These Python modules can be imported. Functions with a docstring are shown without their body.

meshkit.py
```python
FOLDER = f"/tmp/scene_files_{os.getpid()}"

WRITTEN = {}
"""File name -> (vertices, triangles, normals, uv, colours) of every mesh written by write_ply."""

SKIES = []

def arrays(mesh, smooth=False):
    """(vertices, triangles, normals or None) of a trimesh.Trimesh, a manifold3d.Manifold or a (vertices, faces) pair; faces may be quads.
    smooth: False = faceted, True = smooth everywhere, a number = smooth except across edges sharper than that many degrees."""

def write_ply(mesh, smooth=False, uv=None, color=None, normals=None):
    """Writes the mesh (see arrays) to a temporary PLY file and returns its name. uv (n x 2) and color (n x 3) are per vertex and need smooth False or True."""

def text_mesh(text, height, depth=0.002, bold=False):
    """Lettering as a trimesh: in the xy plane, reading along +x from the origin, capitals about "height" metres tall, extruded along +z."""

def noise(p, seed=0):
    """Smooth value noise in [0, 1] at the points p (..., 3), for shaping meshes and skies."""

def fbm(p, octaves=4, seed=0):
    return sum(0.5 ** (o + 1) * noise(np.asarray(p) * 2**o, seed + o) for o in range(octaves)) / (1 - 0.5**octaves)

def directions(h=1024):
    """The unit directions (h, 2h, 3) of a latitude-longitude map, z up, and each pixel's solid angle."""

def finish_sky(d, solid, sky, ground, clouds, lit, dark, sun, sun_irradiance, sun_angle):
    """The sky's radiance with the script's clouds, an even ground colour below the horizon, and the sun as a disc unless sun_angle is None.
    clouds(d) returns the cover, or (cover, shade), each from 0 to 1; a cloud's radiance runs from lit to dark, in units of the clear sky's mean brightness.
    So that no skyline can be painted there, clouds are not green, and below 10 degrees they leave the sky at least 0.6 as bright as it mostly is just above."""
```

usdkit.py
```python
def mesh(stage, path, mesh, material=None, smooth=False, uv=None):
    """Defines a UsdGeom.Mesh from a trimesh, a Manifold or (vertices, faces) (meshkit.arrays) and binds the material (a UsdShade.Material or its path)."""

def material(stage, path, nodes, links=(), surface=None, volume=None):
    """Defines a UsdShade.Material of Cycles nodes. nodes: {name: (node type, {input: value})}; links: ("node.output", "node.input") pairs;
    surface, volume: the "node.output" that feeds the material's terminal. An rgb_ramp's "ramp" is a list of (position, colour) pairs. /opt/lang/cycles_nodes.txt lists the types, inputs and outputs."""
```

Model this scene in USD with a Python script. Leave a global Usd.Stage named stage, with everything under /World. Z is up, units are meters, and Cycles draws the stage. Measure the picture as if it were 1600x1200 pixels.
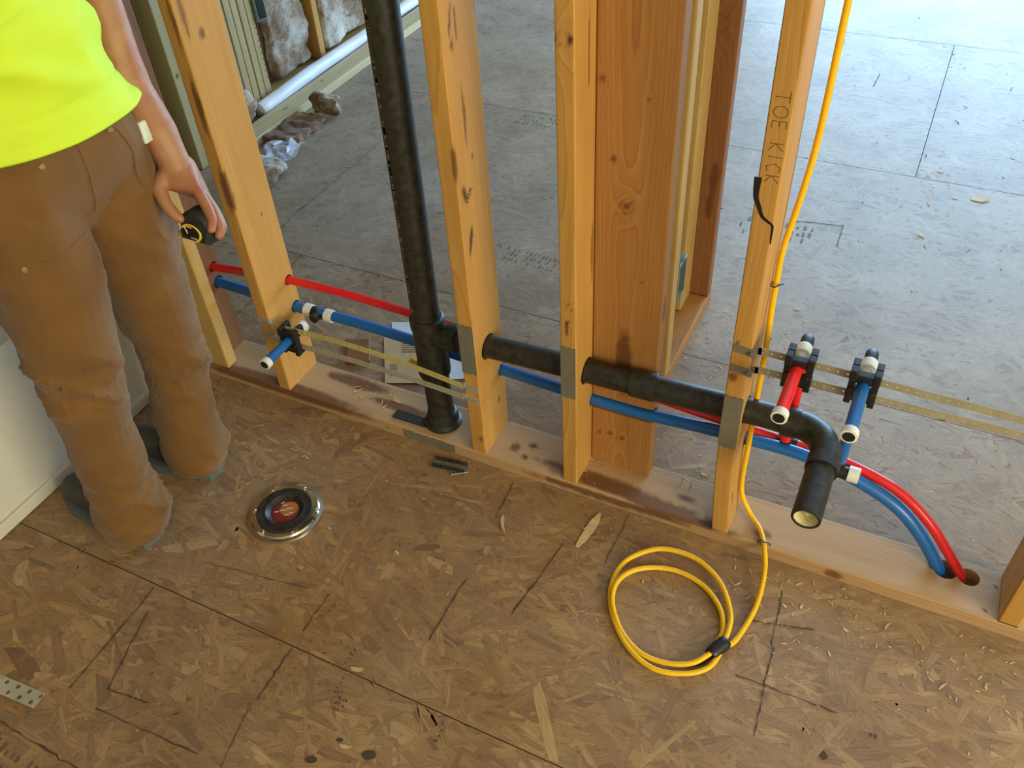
import math
import numpy as np, trimesh, usdkit, meshkit
import manifold3d as m3
from scipy.spatial import cKDTree
from pxr import Usd, UsdGeom, UsdLux, Sdf, Gf, Vt, UsdShade

stage = Usd.Stage.CreateInMemory()
UsdGeom.SetStageUpAxis(stage, "Z")
UsdGeom.SetStageMetersPerUnit(stage, 1.0)
UsdGeom.Xform.Define(stage, "/World")
UsdGeom.Scope.Define(stage, "/World/Looks")
T = Sdf.ValueTypeNames
A = lambda *x: np.array(x, float)

# ------------------------------------------------------------------ camera, light
CAM = np.array([[0.8987, 0.4355, -0.0528], [0.2626, -0.6305, -0.7304], [-0.3514, 0.6425, -0.681]])  # right, down, forward
CAM /= np.linalg.norm(CAM, axis=1, keepdims=True)
EYE = A(0, 0, 1.62)
cam = UsdGeom.Camera.Define(stage, "/World/camera")
rt, dn, fw = CAM
mx = Gf.Matrix4d(*[float(v) for v in (*rt, 0, *-dn, 0, *-fw, 0, *EYE, 1)])
cam.AddTransformOp().Set(mx)
cam.CreateHorizontalApertureAttr(36.0)
cam.CreateVerticalApertureAttr(27.0)
cam.CreateFocalLengthAttr(36.0 * 1380 / 1600)
cam.CreateClippingRangeAttr(Gf.Vec2f(0.05, 200))
EXPOSURE = 0.03
cam.CreateExposureAttr(EXPOSURE)

sky = UsdLux.DomeLight.Define(stage, "/World/sky")
sky.CreateIntensityAttr(0.6)
sky.CreateColorAttr(Gf.Vec3f(0.75, 0.88, 1.0))


def rect_light(name, centre, look, w, h, power, color):
    l = UsdLux.RectLight.Define(stage, "/World/" + name)
    l.CreateWidthAttr(w); l.CreateHeightAttr(h)
    l.CreateIntensityAttr(power); l.CreateColorAttr(Gf.Vec3f(*color))
    z = -np.array(look, float); z /= np.linalg.norm(z)
    x = np.cross([0, 0, 1.0], z)
    x = x / np.linalg.norm(x) if np.linalg.norm(x) > 1e-6 else A(1, 0, 0)
    y = np.cross(z, x)
    l.AddTransformOp().Set(Gf.Matrix4d(*[float(v) for v in (*x, 0, *y, 0, *z, 0, *centre, 1)]))


# daylight in the window openings of the shell, and the work lamp's warm light on this side of the studs
rect_light("window_daylight_far", (0.35, 5.95, 1.2), (0, -1, -0.1), 3.2, 2.0, 13.0, (0.36, 0.65, 1.0))
rect_light("window_daylight_right", (3.5, -0.6, 1.5), (-1, 0.25, -0.15), 2.0, 1.5, 14.5, (1.0, 0.91, 0.56))
rect_light("ceiling_lamp_light", (1.3, -0.7, 2.38), (0, 0, -1), 0.9, 0.9, 4.0, (1.0, 0.88, 0.55))

# ------------------------------------------------------------------ helpers
USED = {}
LOC = {"/World": np.zeros(3)}


def uniq(parent, name):
    k = parent + "/" + name
    n = USED.get(k, -1) + 1
    USED[k] = n
    return k if n == 0 else f"{k}_{n:03d}"


def tag(path, label=None, cat=None, group=None, kind=None):
    p = stage.GetPrimAtPath(path)
    for k, v in (("label", label), ("category", cat), ("group", group), ("kind", kind)):
        if v:
            p.SetCustomDataByKey(k, v)


def thing(name, loc, label=None, cat=None, group=None, kind=None):
    path = uniq("/World", name)
    UsdGeom.Xform.Define(stage, path).AddTranslateOp().Set(Gf.Vec3d(*map(float, loc)))
    LOC[path] = np.array(loc, float)
    tag(path, label, cat, group, kind)
    return path


def total(path):
    return LOC["/World"] if path == "/World" else LOC.get(path, np.zeros(3)) + (total(path.rsplit("/", 1)[0]) if path.count("/") > 2 else 0)


def put(name, mesh, mat, parent="/World", loc=None, smooth=30, attrs=None, label=None, cat=None, group=None, kind=None):
    """mesh in world coordinates; becomes one Mesh under parent."""
    path = uniq(parent, name)
    v, f = mesh_arrays(mesh)
    off = np.array(loc, float) if loc is not None else np.zeros(3)
    base = total(parent)
    if attrs is None:
        g = usdkit.mesh(stage, path, (v - base - off, f), MAT[mat], smooth=smooth)
    else:
        if smooth is True or smooth is False:
            m2v, m2f, n = meshkit.arrays((v, f), smooth)
            idx = np.arange(len(v))
        else:
            m2v, m2f, n = meshkit.arrays((v, f), smooth)
            idx = cKDTree(v).query(m2v)[1]
        g = usdkit.mesh(stage, path, (m2v - base - off, m2f), MAT[mat], smooth=False)
        if n is not None:
            g.CreateNormalsAttr(Vt.Vec3fArray.FromNumpy(n.astype(np.float32)))
            g.SetNormalsInterpolation("vertex")
        api = UsdGeom.PrimvarsAPI(g)
        for k, a in attrs.items():
            a = np.asarray(a, np.float32)[idx]
            if a.ndim == 1:
                api.CreatePrimvar(k, T.FloatArray, "vertex").Set(Vt.FloatArray.FromNumpy(np.ascontiguousarray(a)))
            else:
                api.CreatePrimvar(k, T.Color3fArray, "vertex").Set(Vt.Vec3fArray.FromNumpy(np.ascontiguousarray(a)))
    if loc is not None:
        g.AddTranslateOp().Set(Gf.Vec3d(*map(float, off)))
        LOC[path] = off
    tag(path, label, cat, group, kind)
    return path


def mesh_arrays(mesh):
    if hasattr(mesh, "to_mesh"):
        m = mesh.to_mesh()
        return np.array(m.vert_properties[:, :3], float), np.array(m.tri_verts, int)
    if isinstance(mesh, (tuple, list)):
        v, f = np.asarray(mesh[0], float), np.asarray(mesh[1], int)
        if f.shape[1] == 4:
            f = np.vstack([f[:, [0, 1, 2]], f[:, [0, 2, 3]]])
        return v, f
    return np.array(mesh.vertices, float), np.array(mesh.faces, int)


def join(*ms):
    vs, fs, n = [], [], 0
    for m in ms:
        v, f = mesh_arrays(m)
        vs.append(v); fs.append(f + n); n += len(v)
    return np.vstack(vs), np.vstack(fs)


def man(mesh):
    v, f = mesh_arrays(mesh)
    t = trimesh.Trimesh(v, f, process=True)
    return m3.Manifold(m3.Mesh(np.asarray(t.vertices, np.float32), np.asarray(t.faces, np.uint32)))


def box(lo, hi, r=0.0):
    lo, hi = np.minimum(lo, hi), np.maximum(lo, hi)
    if r <= 0:
        m = trimesh.creation.box(hi - lo)
        m.apply_translation((lo + hi) / 2)
        return mesh_arrays(m)
    s = m3.Manifold.sphere(r, 12)
    pts = [s.translate((x, y, z)) for x in (lo[0] + r, hi[0] - r) for y in (lo[1] + r, hi[1] - r) for z in (lo[2] + r, hi[2] - r)]
    return mesh_arrays(m3.Manifold.batch_hull(pts))


def spline(p, step=0.01):
    p = np.asarray(p, float)
    q = np.vstack([2 * p[0] - p[1], p, 2 * p[-1] - p[-2]])
    out = []
    for i in range(1, len(q) - 2):
        n = max(2, int(np.linalg.norm(q[i + 1] - q[i]) / step))
        t = np.linspace(0, 1, n, endpoint=False)[:, None]
        a, b, c, d = q[i - 1], q[i], q[i + 1], q[i + 2]
        out.append(0.5 * (2 * b + (c - a) * t + (2 * a - 5 * b + 4 * c - d) * t ** 2 + (3 * b - 3 * c + d - a) * t ** 3))
    return np.vstack(out + [p[-1:]])


def tube(p, r, sides=20, cap=True):
    p = np.asarray(p, float)
    r = np.broadcast_to(r, (len(p),))
    t = np.gradient(p, axis=0); t /= np.linalg.norm(t, axis=1, keepdims=True) + 1e-12
    a = np.cross(t[0], [0, 0, 1.0] if abs(t[0][2]) < 0.9 else [1.0, 0, 0]); a /= np.linalg.norm(a)
    fr = []
    for k in range(len(p)):
        a = a - t[k] * (a @ t[k]); a /= np.linalg.norm(a)
        fr.append((a, np.cross(t[k], a)))
    ang = np.arange(sides) * 2 * np.pi / sides
    v = np.vstack([p[k] + r[k] * (np.cos(ang)[:, None] * fr[k][0] + np.sin(ang)[:, None] * fr[k][1]) for k in range(len(p))])
    i, j = np.meshgrid(np.arange(len(p) - 1), np.arange(sides), indexing="ij")
    q = np.stack([i * sides + j, i * sides + (j + 1) % sides, (i + 1) * sides + (j + 1) % sides, (i + 1) * sides + j], -1).reshape(-1, 4)
    f = np.vstack([q[:, [0, 1, 2]], q[:, [0, 2, 3]]])
    if cap:
        n = len(v)
        v = np.vstack([v, p[:1], p[-1:]])
        k = np.arange(sides)
        f = np.vstack([f, np.stack([np.full(sides, n), (k + 1) % sides, k], 1), np.stack([np.full(sides, n + 1), n - sides + k, n - sides + (k + 1) % sides], 1)])
    return v, f


def rod(a, b, r, sides=20):
    return tube(np.array([a, b], float), r, sides)


def lathe(prof, centre=(0, 0, 0), axis=(0, 0, 1), n=40):
    """prof: (radius, height) pairs; closed when it starts and ends on radius 0 or on itself."""
    prof = np.array(prof, float)
    z = np.array(axis, float) / np.linalg.norm(axis)
    x = np.cross(z, [0, 1.0, 0] if abs(z[1]) < 0.9 else [1.0, 0, 0]); x /= np.linalg.norm(x)
    y = np.cross(z, x)
    m = trimesh.creation.revolve(prof, sections=n)
    v = np.array(m.vertices)
    return v[:, :1] * x + v[:, 1:2] * y + v[:, 2:] * z + np.array(centre), np.array(m.faces)


def ribbon(pts, w, z, up=(0, 0, 1.0), thick=0.0003):
    """a flat line lying on a surface with normal up, raised by z."""
    p = np.asarray(pts, float); up = np.array(up, float)
    t = np.gradient(p, axis=0); t /= np.linalg.norm(t, axis=1, keepdims=True) + 1e-12
    s = np.cross(up, t); s /= np.linalg.norm(s, axis=1, keepdims=True) + 1e-12
    w = np.broadcast_to(w, (len(p),))[:, None] / 2
    rows = [p - s * w + up * z, p + s * w + up * z, p + s * w + up * (z + thick), p - s * w + up * (z + thick)]
    v = np.stack(rows, 1).reshape(-1, 3)
    f = []
    for i in range(len(p) - 1):
        for j in range(4):
            a, b, c, d = i * 4 + j, i * 4 + (j + 1) % 4, i * 4 + 4 + (j + 1) % 4, i * 4 + 4 + j
            f += [(a, d, c), (a, c, b)]
    e = len(v) - 4
    f += [(0, 1, 2), (0, 2, 3), (e, e + 2, e + 1), (e, e + 3, e + 2)]
    return v, np.array(f)


# ------------------------------------------------------------------ materials
MAT = {}


def lin(*c):
    c = np.array(c, float) / 255
    return tuple(np.where(c <= 0.04045, c / 12.92, ((c + 0.055) / 1.055) ** 2.4))


def mat(name, nodes, links, surface="p.BSDF"):
    MAT[name] = usdkit.material(stage, "/World/Looks/" + name, nodes, links, surface=surface)


def plain(name, color, rough=0.5, metal=0.0, var=0.12, scale=60.0, bump=0.0, **kw):
    c = np.array(color)
    mat(name, {"g": ("geometry", {}), "n": ("noise_texture", {"scale": scale, "detail": 4.0}),
               "r": ("rgb_ramp", {"ramp": [(0.3, tuple(c * (1 - var))), (0.7, tuple(np.minimum(c * (1 + var), 1)))]}),
               "b": ("bump", {"strength": bump, "distance": 0.002}),
               "p": ("principled_bsdf", {"roughness": rough, "metallic": metal, **kw})},
        [("g.position", "n.vector"), ("n.fac", "r.fac"), ("r.color", "p.base_color"), ("n.fac", "b.height")] + ([("b.normal", "p.normal")] if bump else []))


def wood(name, light, mid, dark, rough=0.6):
    dark = tuple(.45 * a + .55 * b for a, b in zip(dark, mid)); light = tuple(.6 * a + .4 * b for a, b in zip(light, mid))
    """growth rings from the mesh's own ring distance (primvar ring), fibres along its length (primvar fibre), knots and stains (primvar tone)"""
    mat(name, {
        "ring": ("attribute", {"attribute": "ring"}), "fib": ("attribute", {"attribute": "fibre"}), "tone": ("attribute", {"attribute": "tone"}),
        "sep": ("separate_color", {}),
        "m1": ("mapping", {"scale": (230.0, 230.0, 7.0)}), "m2": ("mapping", {"scale": (26.0, 26.0, 3.0)}),
        "n1": ("noise_texture", {"scale": 1.0, "detail": 3.0}), "n2": ("noise_texture", {"scale": 1.0, "detail": 3.0}),
        "a": ("math", {"math_type": "multiply_add", "value2": 0.7}), "fr": ("math", {"math_type": "fraction"}),
        "rr": ("rgb_ramp", {"ramp": [(0.0, light), (0.45, mid), (0.8, mid), (0.93, dark), (1.0, light)]}),
        "r2": ("rgb_ramp", {"ramp": [(0.3, (0.91, 0.9, 0.87)), (0.7, (1.0, 1.0, 1.0))]}),
        "r3": ("rgb_ramp", {"ramp": [(0.25, (0.84, 0.80, 0.74)), (0.75, (1.0, 1.0, 1.0))]}),
        "x1": ("mix", {"mix_type": "multiply", "fac": 1.0}), "x2": ("mix", {"mix_type": "multiply", "fac": 1.0}),
        "k": ("mix", {"color2": lin(104, 62, 34)}), "s": ("mix", {"color2": lin(96, 56, 30)}), "bl": ("mix", {"color2": lin(38, 26, 18)}),
        "b": ("bump", {"strength": 0.25, "distance": 0.001}),
        "p": ("principled_bsdf", {"roughness": rough, "specular_ior_level": 0.35})},
        [("tone.color", "sep.color"), ("fib.vector", "m1.vector"), ("fib.vector", "m2.vector"), ("m1.vector", "n1.vector"), ("m2.vector", "n2.vector"),
         ("n2.fac", "a.value1"), ("ring.fac", "a.value3"), ("a.value", "fr.value1"), ("fr.value", "rr.fac"), ("n1.fac", "r2.fac"), ("n2.fac", "r3.fac"),
         ("rr.color", "x1.color1"), ("r2.color", "x1.color2"), ("x1.color", "x2.color1"), ("r3.color", "x2.color2"),
         ("x2.color", "k.color1"), ("sep.r", "k.fac"), ("k.color", "s.color1"), ("sep.g", "s.fac"), ("s.color", "bl.color1"), ("sep.b", "bl.fac"),
         ("bl.color", "p.base_color"), ("n1.fac", "b.height"), ("b.normal", "p.normal")])


wood("fir", lin(208, 162, 92), lin(196, 147, 76), lin(168, 116, 56))
wood("fir_red", lin(190, 140, 82), lin(176, 124, 68), lin(146, 96, 52))
wood("fir_pale", lin(206, 172, 108), lin(194, 158, 94), lin(168, 128, 72))
wood("fir_brown", lin(154, 104, 64), lin(140, 92, 54), lin(116, 74, 44))
wood("fir_grey", lin(188, 172, 128), lin(176, 158, 114), lin(152, 132, 92))
wood("fir_cream", lin(214, 202, 166), lin(204, 190, 152), lin(182, 162, 120))
wood("plate_wood", lin(198, 166, 128), lin(186, 152, 114), lin(170, 132, 96))

mat("osb", {
    "c": ("attribute", {"attribute": "tint"}), "fib": ("attribute", {"attribute": "fibre"}), "g": ("geometry", {}),
    "m1": ("mapping", {"scale": (18.0, 420.0, 1.0)}), "n1": ("noise_texture", {"scale": 1.0, "detail": 3.0}),
    "n2": ("noise_texture", {"scale": 4.0, "detail": 5.0, "roughness": 0.6}), "n3": ("noise_texture", {"scale": 45.0, "detail": 4.0, "roughness": 0.7}),
    "r1": ("rgb_ramp", {"ramp": [(0.3, (0.72, 0.70, 0.66)), (0.65, (1.05, 1.05, 1.05))]}),
    "r2": ("rgb_ramp", {"ramp": [(0.3, (0.74, 0.70, 0.66)), (0.65, (1.0, 1.0, 1.0))]}),
    "r3": ("rgb_ramp", {"ramp": [(0.30, (0.6, 0.56, 0.5)), (0.42, (1.0, 1.0, 1.0))]}),
    "x1": ("mix", {"mix_type": "multiply", "fac": 1.0}), "x2": ("mix", {"mix_type": "multiply", "fac": 1.0}), "x3": ("mix", {"mix_type": "multiply", "fac": 0.8}),
    "b": ("bump", {"strength": 0.12, "distance": 0.001}),
    "p": ("principled_bsdf", {"roughness": 0.56, "specular_ior_level": 0.4})},
    [("fib.vector", "m1.vector"), ("m1.vector", "n1.vector"), ("g.position", "n2.vector"), ("g.position", "n3.vector"),
     ("n1.fac", "r1.fac"), ("n2.fac", "r2.fac"), ("n3.fac", "r3.fac"), ("c.color", "x1.color1"), ("r1.color", "x1.color2"), ("x1.color", "x2.color1"), ("r2.color", "x2.color2"),
     ("x2.color", "x3.color1"), ("r3.color", "x3.color2"), ("x3.color", "p.base_color"), ("n1.fac", "b.height"), ("b.normal", "p.normal")])

mat("abs_black", {"g": ("geometry", {}), "n": ("noise_texture", {"scale": 70.0, "detail": 3.0}), "r": ("rgb_ramp", {"ramp": [(0.36, lin(20, 20, 18)), (0.44, lin(37, 36, 31)), (0.6, lin(43, 42, 36)), (0.75, lin(58, 56, 48))]}),
                  "p": ("principled_bsdf", {"roughness": 0.45})}, [("g.position", "n.vector"), ("n.fac", "r.fac"), ("r.color", "p.base_color")])
plain("rubber_black", lin(34, 34, 32), 0.7)
plain("clamp_black", lin(24, 24, 23), 0.5)
plain("pex_red", lin(224, 36, 40), 0.28, var=0.05)
plain("pex_blue", lin(28, 100, 178), 0.3, var=0.05)
plain("pex_white", lin(226, 228, 222), 0.35, var=0.04)
plain("galvanised", lin(178, 174, 156), 0.42, 0.4, var=0.1, scale=30)
plain("galvanised_pale", lin(170, 162, 138), 0.5, 0.3, var=0.1, scale=30)
plain("galvanised_yellow", lin(196, 186, 118), 0.5, 0.3, var=0.1, scale=30)
plain("plate_grey", lin(128, 124, 112), 0.5, 0.35, var=0.06)
plain("chrome", lin(205, 200, 185), 0.16, 1.0, var=0.05)
plain("cable_yellow", lin(238, 186, 20), 0.4, var=0.05)
plain("tape_black", lin(22, 24, 24), 0.45)
plain("staple_steel", lin(80, 76, 70), 0.4, 0.7)
plain("pencil", lin(72, 60, 48), 0.8)
plain("pencil_soft", lin(96, 80, 60), 0.8)
plain("ink", lin(52, 44, 34), 0.8)
plain("stamp_grey", lin(112, 108, 104), 0.8)
plain("tub_white", lin(206, 202, 188), 0.25, var=0.02)
plain("paper_white", lin(222, 226, 232), 0.7, var=0.02)
plain("card_tan", lin(196, 168, 124), 0.75, var=0.05)
plain("shaving", lin(202, 174, 134), 0.7, var=0.2, scale=120)
plain("shaving_dark", lin(70, 54, 40), 0.7, var=0.2)
plain("cloth_brown", lin(112, 77, 34), 0.9, var=0.14, scale=9, bump=0.0, sheen_weight=0.15)
plain("hivis", lin(204, 232, 46), 0.75, var=0.03, scale=14)
plain("orange_trim", lin(240, 130, 60), 0.7)
plain("boot", lin(60, 58, 54), 0.7)
plain("boot_sole", lin(92, 98, 100), 0.7)
plain("hair", lin(70, 54, 40), 0.7)
plain("brass", lin(214, 196, 150), 0.3, 0.8)
plain("tag_white", lin(214, 226, 214), 0.6)
plain("tape_yellow", lin(214, 190, 40), 0.45)
plain("wall_board", lin(206, 198, 182), 0.85, var=0.05, scale=3)
plain("ceiling_board", lin(214, 208, 196), 0.9, var=0.03, scale=3)
plain("sheathing", lin(120, 96, 70), 0.8, var=0.2, scale=8)
plain("poly_white", lin(222, 226, 236), 0.4, var=0.03)
plain("box_grey", lin(126, 140, 140), 0.45, 0.3, var=0.06)
plain("box_dark", lin(70, 82, 84), 0.6, 0.2)
plain("sticker_red", lin(128, 40, 40), 0.35)
plain("sticker_amber", lin(166, 112, 52), 0.4)
plain("sticker_white", lin(206, 170, 160), 0.5)
plain("test_cap", lin(206, 196, 150), 0.35)
mat("skin", {"g": ("geometry", {}), "n": ("noise_texture", {"scale": 16.0, "detail": 4.0}), "n2": ("noise_texture", {"scale": 240.0, "detail": 2.0}),
             "r": ("rgb_ramp", {"ramp": [(0.35, lin(172, 126, 92)), (0.55, lin(162, 112, 80)), (0.72, lin(156, 94, 72))]}),
             "b": ("bump", {"strength": 0.15, "distance": 0.001}),
             "p": ("principled_bsdf", {"roughness": 0.5, "subsurface_weight": 0.12, "subsurface_radius": (1, 0.3, 0.15), "subsurface_scale": 0.006})},
    [("g.position", "n.vector"), ("g.position", "n2.vector"), ("n.fac", "r.fac"), ("r.color", "p.base_color"), ("n2.fac", "b.height"), ("b.normal", "p.normal")])
mat("glass_wool", {"g": ("geometry", {}), "m": ("mapping", {"scale": (6.0, 6.0, 6.0)}), "n": ("noise_texture", {"scale": 1.0, "detail": 6.0, "roughness": 0.65}),
                   "n2": ("noise_texture", {"scale": 90.0, "detail": 5.0}), "x": ("mix", {"fac": 0.16}),
                   "r": ("rgb_ramp", {"ramp": [(0.36, lin(96, 68, 44)), (0.47, lin(138, 114, 90)), (0.55, lin(178, 168, 154)), (0.68, lin(208, 204, 196))]}),
                   "b": ("bump", {"strength": 0.5, "distance": 0.006}),
                   "p": ("principled_bsdf", {"roughness": 0.95, "sheen_weight": 0.3})},
    [("g.position", "m.vector"), ("m.vector", "n.vector"), ("g.position", "n2.vector"), ("n.fac", "x.color1"), ("n2.fac", "x.color2"), ("x.color", "r.fac"), ("r.color", "p.base_color"), ("n2.fac", "b.height"), ("b.normal", "p.normal")])
mat("glass_wool_brown", {"g": ("geometry", {}), "m": ("mapping", {"scale": (6.0, 6.0, 6.0)}), "n": ("noise_texture", {"scale": 1.0, "detail": 6.0, "roughness": 0.65}),
                   "n2": ("noise_texture", {"scale": 90.0, "detail": 5.0}), "x": ("mix", {"fac": 0.16}),
                   "r": ("rgb_ramp", {"ramp": [(0.40, lin(92, 62, 36)), (0.52, lin(118, 86, 56)), (0.58, lin(176, 160, 138)), (0.68, lin(206, 198, 184))]}),
                   "b": ("bump", {"strength": 0.5, "distance": 0.006}),
                   "p": ("principled_bsdf", {"roughness": 0.95, "sheen_weight": 0.3})},
    [("g.position", "m.vector"), ("m.vector", "n.vector"), ("g.position", "n2.vector"), ("n.fac", "x.color1"), ("n2.fac", "x.color2"), ("x.color", "r.fac"), ("r.color", "p.base_color"), ("n2.fac", "b.height"), ("b.normal", "p.normal")])
mat("clear_plastic", {"t": ("transparent_bsdf", {"color": (0.93, 0.95, 1.0)}), "gl": ("principled_bsdf", {"base_color": (0.75, 0.8, 0.95), "roughness": 0.12}), "m": ("mix_closure", {"fac": 0.55})},
    [("t.BSDF", "m.closure1"), ("gl.BSDF", "m.closure2")], surface="m.closure")
mat("window_glass", {"t": ("transparent_bsdf", {}), "gl": ("glossy_bsdf", {"roughness": 0.02}), "f": ("fresnel", {"IOR": 1.45}), "m": ("mix_closure", {})},
    [("f.fac", "m.fac"), ("t.BSDF", "m.closure1"), ("gl.BSDF", "m.closure2")], surface="m.closure")

# ------------------------------------------------------------------ lumber
X_, Y_, Z_ = A(1, 0, 0), A(0, 1, 0), A(0, 0, 1)


def lumber(name, org, ax, size, material, label, cat="wood stud", group=None, marks=(), bow=None, holes=None, seed=1, dense=1.5, step=0.0055, kind=None, parent="/World", easing=0.0035):
    """a sawn board: corner org, axes ax = (across, deep, along). marks: (face, place across, place along, radius, stretch along, kind 0 knot 1 stain 2 black, tilt)"""
    rng = np.random.default_rng(seed)
    wa, wb, L = size
    e = easing
    per = []
    crn = [(wa - e, e, -90), (wa - e, wb - e, 0), (e, wb - e, 90), (e, e, 180)]
    for k, (cx, cy, a0) in enumerate(crn):
        for d in (0, 30, 60, 90):
            t = math.radians(a0 + d)
            per.append((cx + e * math.cos(t), cy + e * math.sin(t)))
        nx = crn[(k + 1) % 4]
        p0 = np.array(per[-1]); t = math.radians(nx[2]); p1 = A(nx[0] + e * math.cos(t), nx[1] + e * math.sin(t))
        n = max(1, int(np.linalg.norm(p1 - p0) / step))
        for i in range(1, n):
            per.append(tuple(p0 + (p1 - p0) * i / n))
    per = np.array(per)
    m = len(per)
    d = min(dense, L)
    ls = np.linspace(0, d, max(2, int(d / (step * 1.1))))
    if L > d + 0.01:
        ls = np.r_[ls, np.linspace(d, L, max(2, int((L - d) / 0.08)))[1:]]
    nl = len(ls)
    a = np.tile(per[:, 0], nl); b = np.tile(per[:, 1], nl); l = np.repeat(ls, m)
    a = np.r_[a, wa / 2, wa / 2]; b = np.r_[b, wb / 2, wb / 2]; l = np.r_[l, 0, L]
    i, j = np.meshgrid(np.arange(nl - 1), np.arange(m), indexing="ij")
    q = np.stack([i * m + j, i * m + (j + 1) % m, (i + 1) * m + (j + 1) % m, (i + 1) * m + j], -1).reshape(-1, 4)
    k = np.arange(m); n0 = nl * m
    f = np.vstack([q[:, [0, 1, 2]], q[:, [0, 2, 3]], np.stack([np.full(m, n0), (k + 1) % m, k], 1), np.stack([np.full(m, n0 + 1), n0 - m + k, n0 - m + (k + 1) % m], 1)])
    pa, pb = rng.uniform(-0.02, wa + 0.02), rng.choice([-1, 1]) * rng.uniform(0.03, 0.07) + wb / 2
    s0 = rng.uniform(0, 99)
    wob = (meshkit.fbm(np.stack([l * 1.3 + s0, a * 4, b * 4], 1), 3, seed) - 0.5) * 0.030
    ring = np.hypot(a - pa, b - pb) + wob + l * rng.uniform(-0.006, 0.006)
    tone = np.zeros((len(a), 3))
    for mk in marks:
        face, s, lc, R, st, kd = mk[:6]
        tilt = mk[6] if len(mk) > 6 else 0.0
        on, u = {"a-": (a < e * 1.2, b), "a+": (a > wa - e * 1.2, b), "b-": (b < e * 1.2, a), "b+": (b > wb - e * 1.2, a)}[face]
        du, dl = u - s, l - lc
        c, sn = math.cos(tilt), math.sin(tilt)
        du, dl = du * c - dl * sn, (du * sn + dl * c) / st
        wig = 1 + 0.35 * (meshkit.noise(np.stack([u * 90, l * 90, a * 0 + s * 50], 1), 3) - 0.5)
        dd = np.hypot(du, dl) / (R * wig)
        msk = np.clip((1.15 - dd) / 0.35, 0, 1) * on
        if kd == 3:      # the dark rim only: a ring shake round a tight knot
            msk = np.clip(1 - abs(dd - 1) / 0.22, 0, 1) * on; kd = 0
        tone[:, kd] = np.maximum(tone[:, kd], msk * (0.85 if kd != 1 else 0.85))
        if kd == 0:
            ring = ring + R * 0.9 * np.exp(-(np.hypot(du, dl * st / 2.2) / (1.9 * R)) ** 2) * on
    ring = ring / 0.0062
    fib = np.stack([a + s0, b + s0 * 0.37, l], 1)
    P = np.array(org) + a[:, None] * ax[0] + b[:, None] * ax[1] + l[:, None] * ax[2]
    if bow is not None:
        P = P + bow(l)
    if np.linalg.det(np.array(ax)) < 0:
        f = f[:, ::-1]
    if holes is not None:
        mm = m3.Manifold(m3.Mesh(np.ascontiguousarray(np.hstack([P, ring[:, None], tone, fib]), np.float32), np.ascontiguousarray(f, np.uint32)))
        out = (mm - holes).to_mesh()
        vp = np.array(out.vert_properties, float); f = np.array(out.tri_verts, int)
        P, ring, tone, fib = vp[:, :3], vp[:, 3], vp[:, 4:7], vp[:, 7:10]
    base = np.array(org) if parent == "/World" else None
    return put(name, (P, f), material, parent, base, 30 if holes is not None else True, {"ring": ring, "tone": tone, "fibre": fib}, label, cat, group, kind)


def up_board(name, x0, x1, y0, y1, z0, z1, material, label, **kw):
    return lumber(name, (x0, y0, z0), (X_, Y_, Z_), (x1 - x0, y1 - y0, z1 - z0), material, label, **kw)


def cyl(a, b, r, n=28):
    return man(rod(a, b, r, n))


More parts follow.
